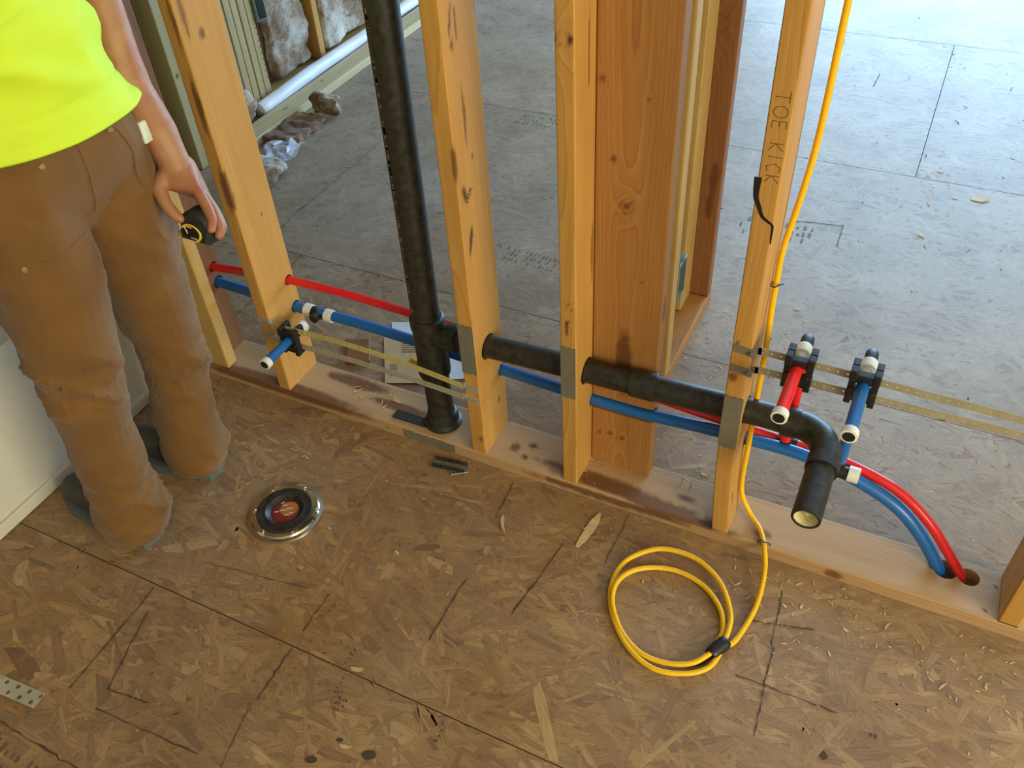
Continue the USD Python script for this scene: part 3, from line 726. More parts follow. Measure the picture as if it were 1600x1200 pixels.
def stub(name, x, z, y_end, y_rail, colour, r, label, riser_z, cap_label):
    t = thing(name, (x, y_rail, z), label, "pipe stub")
    put("pipe", rod((x, y_end, z), (x, y_rail + .008, z), r, 24), colour, t)
    put("end_ring", lathe([(r - .001, 0), (r + .003, .0005), (r + .003, .015), (r - .001, .0155)] + [(r - .001, 0)], (x, y_end - .001, z), (0, 1, 0), 24), "pex_white", t)
    put("end_plug", lathe([(0, -.002), (r - .0012, -.002), (r - .0010, .01), (0, .01)], (x, y_end, z), (0, 1, 0), 24), "tape_black", t, label="black plug")
    put("spigot", lathe([(0, 0), (.0105, 0), (.0105, .03), (0, .03)], (x, y_rail + .008, z), (0, 1, 0), 20), "pex_white", t)
    put("expansion_ring", lathe([(0, 0), (.0150, .0005), (.0155, .003), (.0155, .022), (.015, .0235), (0, .0235)], (x, y_rail + .030, z), (0, 1, 0), 24), "pex_white", t)
    if riser_z is not None:
        RY = 1.343
        e = spline([(x, y_rail + .05, z), (x, RY - .014, z), (x, RY - .003, z - .007), (x, RY, z - .02), (x, RY, z - .035)], .004)
        put("elbow", tube(e, .0115, 20), "clamp_black", t)
        put("expansion_ring", lathe([(0, 0), (.0155, .0005), (.0155, .022), (0, .0225)], (x, RY, z - .06), (0, 0, 1), 24), "pex_white", t)
        put("riser_pipe", rod((x, RY, z - .04), (x, RY, riser_z), r, 20), colour, t)
    return t


clamp((-.1005, 1.2532, .543), "black pipe clamp holding the red stub on the rails")
clamp((.010, 1.2532, .545), "black pipe clamp holding the right blue stub on the rails")
clamp((-1.284, 1.236, .247), "black pipe clamp holding the blue stub near the knotty stud")
stub("pipe_stub", -.1035, .545, 1.112, 1.2532, "pex_red", .0112, "short red pipe stub with white end ring sticking out of the bracket", .268, "")
stub("pipe_stub", .010, .546, 1.112, 1.2532, "pex_blue", .0112, "short blue pipe stub above the black elbow, held by the right clamp", .24, "")
stub("pipe_stub", -1.2855, .247, 1.128, 1.236, "pex_blue", .0115, "short blue pipe stub pointing out in front of the knotty stud", None, "")

# supply lines
bl = thing("blue_pipe", BLUE[8], "long blue water pipe running low through the studs into the plate hole", "water pipe")
put("pipe", tube(BLUE_P, .0135, 22), "pex_blue", bl)


def tee(x, z, y, par, to):
    put("tee_fitting", join(rod((x - .022, y, z), (x + .022, y, z - .002), .0142, 20), rod((x, y, z), A(x, y, z) + A(*to) * .028, .012, 20)), "clamp_black", par)
    for s in (-1, 1):
        put("expansion_ring", lathe([(0, 0), (.0165, .0006), (.0168, .003), (.0168, .021), (.0165, .0225), (0, .0225)], (x + (.020 if s > 0 else -.0425), y, z), (1, 0, -.03), 24), "pex_white", par)


zt = float(np.interp(-1.276, BLUE_P[:, 0], BLUE_P[:, 2]))
tee(-1.278, zt, 1.345, bl, (0, -1, 0))
zt2 = float(np.interp(.010, BLUE_P[:, 0], BLUE_P[:, 2]))
tee(.010, zt2, 1.343, bl, (0, 0, 1))
rd = thing("red_pipe", RED[6], "long red water pipe running behind the drain arm into the plate hole", "water pipe")
put("pipe", tube(RED_P, .0105, 20), "pex_red", rd)
zt3 = float(np.interp(-.103, RED_P[:, 0], RED_P[:, 2]))
put("tee_fitting", join(rod((-.125, 1.3625, zt3), (-.081, 1.3645, zt3 - .003), .0125, 20), rod((-.103, 1.360, zt3), (-.103, 1.345, zt3 + .03), .0115, 18)), "clamp_black", rd)

# ------------------------------------------------------------------ yellow cable
cb = thing("yellow_cable", (-.2, 1.0, 0), "yellow electrical cable hanging down beside the leaning stud and coiled on the floor", "cable")
CP = [(-.150, 1.345, 2.3), (-.150, 1.345, 1.45), (-.153, 1.345, 1.14), (-.156, 1.345, .945), (-.163, 1.340, .843), (-.1765, 1.334, .727), (-.1770, 1.330, .669), (-.1765, 1.326, .612), (-.1735, 1.322, .545), (-.172, 1.320, .466), (-.1715, 1.318, .345), (-.1705, 1.318, .25), (-.168, 1.316, .112),
      (-.140, 1.305, .055), (-.108, 1.275, .046), (-.088, 1.235, .043), (-.072, 1.185, .022), (-.068, 1.104, .0085), (-.084, 1.016, .008), (-.102, .985, .009), (-.116, .935, .008), (-.155, .903, .007), (-.215, .888, .007), (-.278, .913, .007), (-.332, .97, .007), (-.360, 1.035, .007), (-.356, 1.10, .008), (-.320, 1.146, .012), (-.276, 1.167, .016), (-.21, 1.164, .018), (-.15, 1.128, .016), (-.112, 1.07, .012), (-.1035, 1.025, .014), (-.108, .990, .015),
      (-.122, .962, .014), (-.149, .927, .012), (-.196, .909, .008), (-.25, .910, .0075), (-.302, .941, .0075), (-.341, .992, .012), (-.350, 1.037, .0165), (-.333, 1.08, .014), (-.294, 1.113, .008), (-.241, 1.126, .0075), (-.18, 1.112, .0075), (-.134, 1.073, .0075), (-.1145, 1.026, .0075), (-.117, .996, .0075), (-.126, .972, .0075)]
put("cable", tube(spline(CP, .008), .0056, 14), "cable_yellow", cb)
put("tape_wrap", tube(spline([(-.101, 1.002, .010), (-.108, .988, .0105), (-.117, .970, .0105), (-.121, .960, .010)], .004), [.0125, .0145] + [.0145] * (len(spline([(-.101, 1.002, .010), (-.108, .988, .0105), (-.117, .970, .0105), (-.121, .960, .010)], .004)) - 4) + [.0145, .0125], 18), "tape_black", cb)
tl = spline([(-.120, .962, .006), (-.135, .940, .003), (-.158, .925, .002)], .004)
put("tape_tail", ribbon(tl, .011, .0, (0, 0, 1), .0004), "tape_black", cb, smooth=False)
put("cable_staple", tube(spline([(-.165, 1.331, .655), (-.1705, 1.322, .657), (-.1755, 1.3155, .656), (-.1835, 1.322, .652), (-.184, 1.336, .652)], .003), .0014, 8), "staple_steel", cb)
put("cable_staple", tube(spline([(-.1035, 1.243, .039), (-.1, 1.246, .052), (-.0915, 1.240, .0515), (-.0815, 1.243, .051), (-.0775, 1.246, .039)], .003), .0014, 8), "staple_steel", cb)

# ------------------------------------------------------------------ closet flange
FC = A(-1.136, .918, .0012)
fl = thing("toilet_flange", FC, "round chrome toilet flange with black ring and red cap set in the floor", "toilet flange")
put("metal_ring", lathe([(.060, .004), (.064, .0095), (.078, .0095), (.0815, .006), (.0885, .0045), (.0905, .0), (.060, .0), (.060, .004)], FC, n=64), "chrome", fl)
put("black_collar", lathe([(0, .0), (.0665, .0), (.0665, .0125), (.064, .014), (.052, .0125), (.045, .0145), (.040, .010), (.034, .006), (0, .006)], FC, n=56), "abs_black", fl)
put("test_cap", lathe([(0, .008), (.024, .0085), (.031, .007), (.0335, .0062), (0, .0055)], FC, n=40), "sticker_red", fl, label="dark red cap in the middle")
put("cap_patch", (lambda vf: (vf[0], vf[1]))(lathe([(0, .0089), (.0215, .0089), (.0215, .0086), (0, .0084)], FC + A(.006, .0085, 0), n=24)), "sticker_amber", fl)
cl = []
for (u, v_, L_, a_) in ((-.020, .012, .010, 1.2), (-.014, .010, .012, .5), (.0, .006, .016, .55), (-.012, -.006, .018, .5), (.006, -.012, .012, .5), (-.02, -.014, .010, .5), (.014, -.002, .008, .5)):
    p = FC + A(u, v_, .0091)
    cl.append(ribbon(np.array([p, p + A(math.cos(a_), math.sin(a_), 0) * L_]), .0035, .0003))
put("cap_print", join(*cl), "sticker_white", fl, smooth=False)
for a_ in (25, 88, 152, 205, 262, 318):
    t = math.radians(a_)
    p = FC + A(math.cos(t) * .0735, math.sin(t) * .0735, .0093)
    put("screw", lathe([(0, .0035), (.003, .0034), (.0052, .0018), (.0058, 0), (0, 0)], p, n=16), "chrome", fl)
put("bolt_slot", tube([FC + A(math.cos(t) * .0735, math.sin(t) * .0735, .0088) for t in np.radians(np.linspace(-28, 8, 9))], .0035, 10), "tape_black", fl)

# ------------------------------------------------------------------ small metal on the floor
ft = thing("toothed_plate", (-.85, 1.2, .001), "small toothed metal nail plate lying teeth up in front of the wall", "nail plate")
u_, w_ = A(.0897, .0115, 0) / .0904, A(-.0115, .0897, 0) / .0904


def quad_plate(o, u, w, L, Wd, t):
    v, f = box(A(0, 0, 0), A(L, Wd, t))
    return np.array(o) + v[:, :1] * u + v[:, 1:2] * w + v[:, 2:] * Z_, f


put("plate", quad_plate((-.889, 1.1795, .0015), u_, w_, .090, .031, .0012), "plate_grey", ft, smooth=False)
teeth = []
for side in (.002, .026):
    for k in range(13):
        o = A(-.889, 1.1795, .0027) + u_ * (.003 + k * .0066) + w_ * side
        v, f = box(A(0, 0, 0), A(.0028, .0035, .0085))
        v = o + v[:, :1] * u_ + v[:, 1:2] * w_ + v[:, 2:] * (Z_ + .35 * w_)
        teeth.append((v, f))
put("teeth", join(*teeth), "tape_black", ft, smooth=False, kind="stuff")
put("nail", join(rod((-.829, 1.178, .0035), (-.795, 1.2015, .0032), .0016, 10), rod((-.830, 1.1775, .0035), (-.829, 1.178, .0035), .0036, 12)), "galvanised", loc=(-.81, 1.19, .002), label="single bright nail lying beside the small toothed plate", cat="nail")
v, f = holed_strip(.30, .034, .030, .0048, .0016, two=True)
u2, w2 = A(.1226, .0085, 0) / .1229, A(-.0085, .1226, 0) / .1229
o = A(-1.305, .324, .0014) - u2 * .30
put("perforated_strap", (o + v[:, :1] * u2 + v[:, 1:2] * w2 + v[:, 2:] * Z_, f), "galvanised", loc=(-1.4, .32, .0014), smooth=False, label="pale perforated metal strap lying on the floor at the lower left", cat="metal strap")
for k, (p, q) in enumerate((((.0, 1.36, .0045), (.035, 1.352, .0045)), ((.005, 1.345, .0045), (.04, 1.349, .0045)))):
    put("nail", join(rod(p, q, .0014, 8), rod(p, A(*p) - A(.001, 0, 0), .0032, 10)), "galvanised", loc=p, label=("upper" if k == 0 else "lower") + " of two thin nails lying behind the plate under the drain elbow", cat="nail") if False else None
st = tube(spline([(-.305, 1.345, .0385), (-.305, 1.345, .052), (-.285, 1.338, .0525), (-.283, 1.338, .0385)], .003), .0011, 8)
put("loose_staple", st, "galvanised", loc=(-.295, 1.341, .0385), label="bent bright wire staple standing on the bottom plate", cat="staple")

# papers behind the wall
pu, pv = A(.923, .385, 0), A(-.541, .841, 0)


def sheet(name, o, L, Wd, t, material, label, cat, curl=0.0, z=.0013):
    g = np.linspace(0, 1, 9)
    uu, vv = np.meshgrid(g * L, g * Wd, indexing="ij")
    hz = z + curl * (np.clip(uu / L - .5, 0, 1) ** 2 + np.clip(vv / Wd - .6, 0, 1) ** 2)
    P = np.array([o[0], o[1], 0]) + uu[..., None] * pu + vv[..., None] * pv
    top = P + Z_ * (hz + t)[..., None]; bot = P + Z_ * hz[..., None]
    V = np.vstack([top.reshape(-1, 3), bot.reshape(-1, 3)]); F = []
    n = 9
    for i in range(n - 1):
        for j in range(n - 1):
            a = i * n + j
            F += [(a, a + n, a + n + 1), (a, a + n + 1, a + 1), (a + 81, a + 82, a + n + 82), (a + 81, a + n + 82, a + n + 81)]
    rim = [i for i in range(n)] + [i * n + n - 1 for i in range(1, n)] + [(n - 1) * n + j for j in range(n - 2, -1, -1)] + [i * n for i in range(n - 2, 0, -1)]
    for k in range(len(rim)):
        a, b = rim[k], rim[(k + 1) % len(rim)]
        F += [(a, b, b + 81), (a, b + 81, a + 81)]
    t_ = thing(name, (o[0], o[1], z), label, cat)
    put("sheet", (V, np.array(F)), material, t_, smooth=False)
    return t_


s1 = sheet("paper_sheet", (-1.205, 1.515), .16, .135, .0006, "paper_white", "white paper sheet under the tan card behind the drain stack", "paper", .01)
s2 = sheet("paper_sheet", (-1.055, 1.455), .13, .15, .0006, "paper_white", "white paper sheet showing between the drain stack and the next stud", "paper", .03, .0022)
s3 = sheet("printed_card", (-1.155, 1.394), .155, .20, .0012, "card_tan", "tan printed card lying behind the bottom plate", "card", .0, .0042)
for nm, o_, L_, W_, z_ in (("printed_block", (.05, .13), .06, .05, .0055), ("printed_block", (.015, .03), .02, .05, .0055)):
    p0 = A(-1.155, 1.394, z_) + pu * o_[0] + pv * o_[1]
    put(nm, join(*[ribbon(np.array([p0 + pv * d, p0 + pv * d + pu * L_]), .003, 0) for d in np.arange(0, W_, .009)]), "pencil_soft", s3, smooth=False)
put("pencil", rod((-1.139, 1.506, .0095), (-1.090, 1.496, .0095), .0036, 8), "cable_yellow", loc=(-1.115, 1.50, .006), label="short yellow pencil lying on the papers behind the drain stack", cat="pencil")
lumber("shadowed_floor_slab", (-1.30, 1.42, .0013), (pu, Z_, pv), (.07, .012, .10), "fir_brown", "small brown slab standing for shadowed floor beside the printed card", "floor patch", seed=41)  # slab coloured as the shadow on dark brown floor wood here

# ------------------------------------------------------------------ far left wall: studs, glass wool, loose board
lumber("wall_plate", (-2.60, 2.0, 0), (X_, Z_, Y_), (.08, .038, 4.2), "fir_pale", "pale bottom plate under the insulated wall", "bottom plate", seed=51, dense=.1)
for k in range(5):
    up_board("stud", -2.60, -2.520 + .0015 * (k % 2), 2.520 + k * .0385, 2.5545 + k * .0385, ZP, 2.4, "fir_grey",
             ["leftmost board of the stacked studs beside the glass wool", "second board from the left in the stacked studs beside the glass wool", "middle board of the stacked studs beside the glass wool",
              "fourth board from the left in the stacked studs beside the glass wool", "rightmost stacked stud, with a grade stamp and the far electrical box"][k], seed=52 + k, dense=.6, group=None)
r = np.random.default_rng(6)
stp = []
for k, z in enumerate(np.linspace(.32, .12, 9)):
    stp.append(ribbon(np.array([A(-2.5185, 2.700, z), A(-2.5185, 2.709 if k % 3 else 2.703, z - .002), A(-2.5185, 2.711, z + r.uniform(-.008, .004))]), .004, .0004, (1, 0, 0)))
put("grade_stamp", join(*stp), "ink", "/World/stud_013", smooth=False, kind="stuff") if stage.GetPrimAtPath("/World/stud_013") else None
up_board("stud", -2.60, -2.520, 3.068, 3.104, ZP, 2.4, "fir", "thin stud standing between the two glass wool batts", seed=58, dense=.5)
up_board("stud", -2.57, -2.43, 2.142, 2.180, ZP * 0, 2.4, "fir_grey", "greyish stud edge seen just right of the worker's forearm", seed=59, dense=1.2, marks=[("a+", .02, .36, .007, 1.2, BK)])
up_board("stud", -2.57, -2.43, 2.030, 2.070, ZP * 0, 2.4, "fir_grey", "greyish stud behind the worker's elbow", seed=60, dense=1.2)
lumber("loose_board", (-2.440, 2.34, 0.001), (X_, Z_, Y_), (.098, .036, 2.3), "fir_cream", "pale loose board lying on the floor along the insulated wall", "wood board", seed=61, dense=2.3, step=.009,
       marks=[("b+", .05, .28, .006, 2, K), ("b+", .04, .55, .005, 2, K), ("b+", .06, 1.05, .012, 1.6, BK), ("b+", .03, .95, .005, 3, K)])
box2 = man(box(A(-2.585, 2.7125, .335), A(-2.505, 2.770, .450), .003)) - man(box(A(-2.58, 2.7165, .339), A(-2.49, 2.766, .446)))
sb2 = thing("switch_box", (-2.54, 2.74, .335), "bluish grey electrical box on the stacked studs by the glass wool", "electrical box")
put("box_shell", box2, "box_grey", sb2)
put("screw_ear", box(A(-2.508, 2.730, .445), A(-2.504, 2.752, .462)), "box_grey", sb2, smooth=False)


def fluffy(name, lo, hi, label, seed, amp=.035, fine=.010, loc=None, edge=.018, squash=None, cat="insulation", m="glass_wool"):
    v, f = mesh_arrays(man(box(np.array(lo), np.array(hi), min(np.array(hi) - np.array(lo)) * .3)).refine_to_length(edge))
    c = (np.array(lo) + np.array(hi)) / 2
    n = (v - c) / (np.array(hi) - np.array(lo))
    n /= np.linalg.norm(n, axis=1, keepdims=True) + 1e-9
    v = v + n * ((meshkit.fbm(v * 9 + seed, 4, seed) - .5) * 2 * amp)[:, None] + n * ((meshkit.fbm(v * 45 + seed, 3, seed + 3) - .5) * 2 * fine)[:, None]
    if squash:
        v = squash(v, c)
    v[:, 0] = np.maximum(v[:, 0], -2.598)
    v[:, 2] = np.maximum(v[:, 2], min(lo[2], .0015) if lo[2] < .02 else lo[2])
    return put(name, (v, f), m, loc=(c[0], c[1], lo[2]), smooth=True, label=label, cat=cat)


fluffy("glass_wool_batt", (-2.60, 2.800, .060), (-2.545, 3.040, 1.3), "tall dirty white glass wool batt between the stacked studs and the thin stud", 71)
fluffy("glass_wool_batt", (-2.60, 3.150, .060), (-2.54, 3.62, 1.3), "dirty white glass wool batt right of the thin stud, next to the drain stack", 72, amp=.045)
fluffy("glass_wool_scrap", (-2.515, 2.37, .042), (-2.43, 2.50, .16), "grey-brown glass wool clump at the near end of the loose board", 73, .03, .012, edge=.012, m="glass_wool_brown")
fluffy("glass_wool_scrap", (-2.335, 2.40, .002), (-2.20, 2.64, .030), "flat ragged glass wool scrap lying on the floor against the loose board", 74, .032, .016, edge=.010, m="glass_wool_brown")
fluffy("glass_wool_scrap", (-2.31, 2.665, .002), (-2.17, 2.715, .09), "upright brown glass wool scrap right of the flat ragged one", 75, .028, .012, edge=.010, m="glass_wool_brown")
fluffy("glass_wool_scrap", (-2.24, 2.10, .002), (-2.10, 2.255, .05), "white glass wool tuft on the floor below the clear plastic scrap", 76, .03, .012, edge=.012)
rl = np.array([(-2.478 + .006 * math.sin(y * 5), y, .045 + .005 * math.sin(y * 7)) for y in np.linspace(2.56, 4.3, 40)])
v, f = tube(rl, .029, 18)
v = v + ((meshkit.fbm(v * 22, 3, 4) - .5) * .016)[:, None] * A(1, 0, 1)
put("plastic_roll", (v, f), "poly_white", loc=(-2.478, 2.56, .01), smooth=True, label="white rolled plastic sheeting lying along the foot of the glass wool", cat="plastic sheeting")
g = np.linspace(-1, 1, 13)
uu, vv = np.meshgrid(g, g, indexing="ij")
hh = meshkit.noise(np.stack([uu * 2.2, vv * 2.2, uu * 0 + .3], -1), 5)
P = np.stack([-2.205 + uu * .055 + (meshkit.noise(np.stack([uu * 3, vv * 3, uu * 0], -1), 7) - .5) * .05, 2.335 + vv * .06 + (meshkit.noise(np.stack([uu * 3, vv * 3, uu * 0], -1), 8) - .5) * .05, .002 + hh * .075 * (1.2 - .4 * np.hypot(uu, vv))], -1)
F = np.array([(i * 13 + j, (i + 1) * 13 + j, (i + 1) * 13 + j + 1, i * 13 + j + 1) for i in range(12) for j in range(12)])
put("plastic_scrap", (P.reshape(-1, 3), F), "clear_plastic", loc=(-2.205, 2.335, .002), smooth=False, label="crumpled clear plastic scrap glinting on the floor by the glass wool", cat="plastic scrap")

# ------------------------------------------------------------------ bathtub
tb = thing("bathtub", (-2.06, .4, 0), "white bathtub with a smooth apron behind the worker's legs", "bathtub")
rim_o = m3.CrossSection([[(-2.41, -.42), (-1.712, -.42), (-1.712, 1.236), (-2.41, 1.236)]])
rim_i = m3.CrossSection([[(-2.33, -.30), (-1.80, -.30), (-1.80, 1.13), (-2.33, 1.13)]]).offset(-.06, m3.JoinType.Round, 2, 32).offset(.06, m3.JoinType.Round, 2, 32)
rim = m3.Manifold.extrude(rim_o.offset(-.006, m3.JoinType.Miter).offset(.006, m3.JoinType.Round, 2, 24), .035) - m3.Manifold.extrude(rim_i, .1).translate((0, 0, -.02))
put("rim", rim.translate((0, 0, .385)), "tub_white", tb)
basin = m3.Manifold.extrude(rim_i.offset(.006), .33, 0, 0, (.86, .9)).translate((0, 0, 0))
bs = rim_i.offset(.012)
vo = m3.Manifold.extrude(bs, .36).translate((0, 0, .04)) - m3.Manifold.extrude(rim_i, .36).translate((0, 0, .055))
put("basin", vo, "tub_white", tb)
ap = man(box(A(-1.75, -.41, .03), A(-1.722, 1.230, .388), .004))
put("apron", ap, "tub_white", tb)
put("foot_flange", box(A(-1.75, -.41, .0015), A(-1.711, 1.230, .036), .004), "tub_white", tb)

# ------------------------------------------------------------------ the worker
PS = thing("person", (-1.40, .86, 0), "worker from behind in fluorescent yellow shirt and brown work trousers, holding a tape measure", "person")


def sph(p, r, n=28, s=None):
    m = m3.Manifold.sphere(r, n)
    if s is not None:
        m = m.scale(s)
    return m.translate(tuple(map(float, p)))


def chain(pts, n=28):
    out = m3.Manifold()
    for (p, r1), (q, r2) in zip(pts[:-1], pts[1:]):
        out = out + m3.Manifold.batch_hull([sph(p, r1, n), sph(q, r2, n)])
    return out


def smooth(m, edge, it=10):
    v, f = mesh_arrays(m.refine_to_length(edge))
    t = trimesh.Trimesh(v, f, process=True)
    trimesh.smoothing.filter_taubin(t, iterations=it)
    return t


LEG_L = [((-1.378, .790, .88), .108), ((-1.385, .790, .70), .100), ((-1.402, .765, .46), .076), ((-1.420, .752, .27), .072), ((-1.425, .742, .12), .072), ((-1.428, .738, -.02), .073)]
LEG_R = [((-1.378, .970, .88), .108), ((-1.385, .985, .70), .094), ((-1.405, .998, .44), .070), ((-1.425, .990, .26), .068), ((-1.430, .967, .12), .068), ((-1.432, .960, -.02), .068)]
tro = chain(LEG_L) + chain(LEG_R)
pel = m3.Manifold.batch_hull([sph((-1.375, .800, .90), .112), sph((-1.375, .958, .90), .112), sph((-1.378, .815, 1.0), .108), sph((-1.378, .945, 1.0), .108), sph((-1.380, .88, .84), .085)])
tro = tro + pel
tt = smooth(tro, .011, 14)
v = np.array(tt.vertices); nrm = np.array(tt.vertex_normals)
z = v[:, 2]
side = np.where(v[:, 1] > .87, 1.0, 0.0)
big = meshkit.fbm(np.stack([v[:, 0] * 5, v[:, 1] * 5, z * 6], 1), 3, 11) - .5
fold = 1 - abs(2 * meshkit.noise(np.stack([v[:, 0] * 5 + z * 3, v[:, 1] * 6 - z * 4 * (1 - 2 * side), z * 11 + (v[:, 1] - .87) * 14], 1), 12) - 1)
fold2 = 1 - abs(2 * meshkit.noise(np.stack([v[:, 0] * 9, v[:, 1] * 10 + 3, z * 30 + v[:, 0] * 12], 1), 13) - 1)
am = np.interp(z, [0, .12, .25, .40, .50, .62, .80, 1.0], [.016, .017, .012, .012, .013, .007, .003, .0015])
msk = np.clip((meshkit.noise(np.stack([v[:, 0] * 8 + 2, v[:, 1] * 8, z * 6], 1), 15) - .38) / .25, 0, 1)
d = big * .020 + (fold ** 4 - .2) * am * 1.4 * msk + (fold2 ** 5 - .15) * am * .6 * np.clip(msk + .3, 0, 1)
d += np.interp(z, [.03, .05, .10, .16, .30], [.010, .011, .006, -.003, 0])                  # cloth stacking over the boot
v = v + nrm * d[:, None] * np.clip((z - .02) / .03, .3, 1)[:, None]
TR = man((v, tt.faces)) ^ man(box(A(-2, 0, .024), A(-1, 2, 1.03)))
put("trousers", TR, "cloth_brown", PS, smooth=50)
TR = trimesh.Trimesh(v, tt.faces, process=False)
tree = cKDTree(v); tn = np.array(TR.vertex_normals)


def on_cloth(p, lift=.0):
    k = tree.query(p)[1]
    return v[k] + tn[k] * lift, tn[k]


for q in ((-1.25, .800, .950), (-1.25, .946, .945), (-1.29, .695, .79)):
    p, n_ = on_cloth(q, .0005)
    put("rivet", lathe([(0, .003), (.0045, .0025), (.006, 0), (0, 0)], p, n_, 14), "brass", PS)


def seam(pts, w, name, material="cloth_brown", lift=.0006, th=.0016):
    q = spline(pts, .012)
    pp = [on_cloth(a_, 0) for a_ in q]
    pos = np.array([a_[0] for a_ in pp]); ns = np.array([a_[1] for a_ in pp])
    pos = np.vstack([pos[:1], (pos[:-2] + 2 * pos[1:-1] + pos[2:]) / 4, pos[-1:]])
    put(name, tube(pos + ns * lift, w, 8), material, PS)


seam([(-1.27, .946, .965), (-1.27, .972, .90), (-1.275, .975, .83), (-1.30, 1.0, .79)], .0016, "pocket_seam")
seam([(-1.245, .70, .80), (-1.25, .77, .79), (-1.26, .86, .80)], .0016, "pocket_seam")
seam([(-1.25, .88, .975), (-1.25, .878, .88), (-1.27, .876, .80)], .0016, "centre_seam")
seam([(-1.39, 1.09, .90), (-1.39, 1.085, .70), (-1.405, 1.075, .45), (-1.42, 1.055, .25), (-1.43, 1.03, .06)], .0018, "side_seam")
p, n_ = on_cloth((-1.275, 1.045, .905), .003)
put("pocket_tag", box(p + A(-.006, -.012, -.022), p + A(.008, .008, .020), .003), "tag_white", PS, label="pale scrap sticking out of the side pocket")

# shirt
rows = [(.972, .137, .176), (.980, .142, .182), (.99, .138, .177), (1.02, .136, .175), (1.08, .136, .177), (1.18, .138, .185), (1.28, .140, .196), (1.36, .132, .205), (1.42, .110, .185), (1.46, .080, .12), (1.49, .064, .075)]
zz = np.array([a_[0] for a_ in rows])
zs = np.concatenate([[.972], np.linspace(.977, 1.49, 70)])
na = 96
th = np.arange(na) * 2 * np.pi / na
V = []
for z_ in zs:
    hx = np.interp(z_, zz, [a_[1] for a_ in rows]); hy = np.interp(z_, zz, [a_[2] for a_ in rows])
    c_, s_ = np.cos(th), np.sin(th)
    V.append(np.stack([-1.375 + hx * np.sign(c_) * abs(c_) ** .85, .882 + hy * np.sign(s_) * abs(s_) ** .85, np.full(na, z_) - .014 * s_ * np.clip((1.05 - z_) / .1, 0, 1)], 1))
V = np.vstack(V)
LEANY = lambda z_: -.30 * np.maximum(z_ - .985, 0)
n_out = V - A(-1.375, .882, 0); n_out[:, 2] = 0; n_out /= np.linalg.norm(n_out, axis=1, keepdims=True)
w_ = (1 - abs(2 * meshkit.noise(np.stack([V[:, 0] * 6, V[:, 1] * 6 + V[:, 2] * 5, V[:, 2] * 12], 1), 21) - 1)) ** 3
V = V + n_out * ((w_ - .2) * .024 + (meshkit.fbm(V * 7, 3, 22) - .5) * .02 - .0035 * np.exp(-((V[:, 2] + .014 * np.tile(np.sin(th), len(zs)) - 1.028) / .0035) ** 2))[:, None] * np.clip((1.5 - V[:, 2]) / .1, 0, 1)[:, None]
V[:, 1] += LEANY(V[:, 2])
nz = len(zs)
i, j = np.meshgrid(np.arange(nz - 1), np.arange(na), indexing="ij")
q = np.stack([i * na + j, i * na + (j + 1) % na, (i + 1) * na + (j + 1) % na, (i + 1) * na + j], -1).reshape(-1, 4)
f = np.vstack([q[:, [0, 1, 2]], q[:, [0, 2, 3]]])
n0 = len(V); V = np.vstack([V, [(-1.375, .882, .985)], [(-1.375, .882 + LEANY(1.49), 1.49)]])
k = np.arange(na)
f = np.vstack([f, np.stack([np.full(na, n0), (k + 1) % na, k], 1), np.stack([np.full(na, n0 + 1), n0 - na + k, n0 - na + (k + 1) % na], 1)])
put("shirt", (V, f), "hivis", PS, smooth=True)
for s, sx in ((1, "near"), (-1, "far")):
    sh = [((-1.370, .757 + s * .155, 1.40), .075), ((-1.345, .815 + s * .205, 1.28), .062), ((-1.333, .850 + s * .212, 1.185), .054)]
    sl = smooth(chain(sh), .014, 8)
    vv_ = np.array(sl.vertices); vv_ += np.array(sl.vertex_normals) * ((meshkit.fbm(vv_ * 14, 3, 31) - .5) * .016)[:, None]
    put("sleeve", (vv_, sl.faces), "hivis", PS, smooth=True)
    put("sleeve_trim", tube([(-1.3335, .849 + s * .212, 1.190), (-1.332, .853 + s * .2125, 1.165)], [.0560, .0550], 28), "orange_trim", PS)
# the hem seam of the shirt
ring_ = []
for t in th:
    hx, hy = .1415, .1815
    ring_.append((-1.375 + hx * np.sign(np.cos(t)) * abs(np.cos(t)) ** .85, .882 + hy * np.sign(np.sin(t)) * abs(np.sin(t)) ** .85, .995 + .006 * np.sin(t)))

HY = .745
# hand frame: e_r to the side, e_d down along the hand, e_v away
WR = EYE + (A(-1.33, 1.110, .778) - EYE) * .957
e_r, e_d, e_v = CAM
S = 1 / 815.0


def hp(px, py, dv=0.0):
    return WR + e_r * (px - 275) * S + e_d * (py - 258) * S + e_v * dv


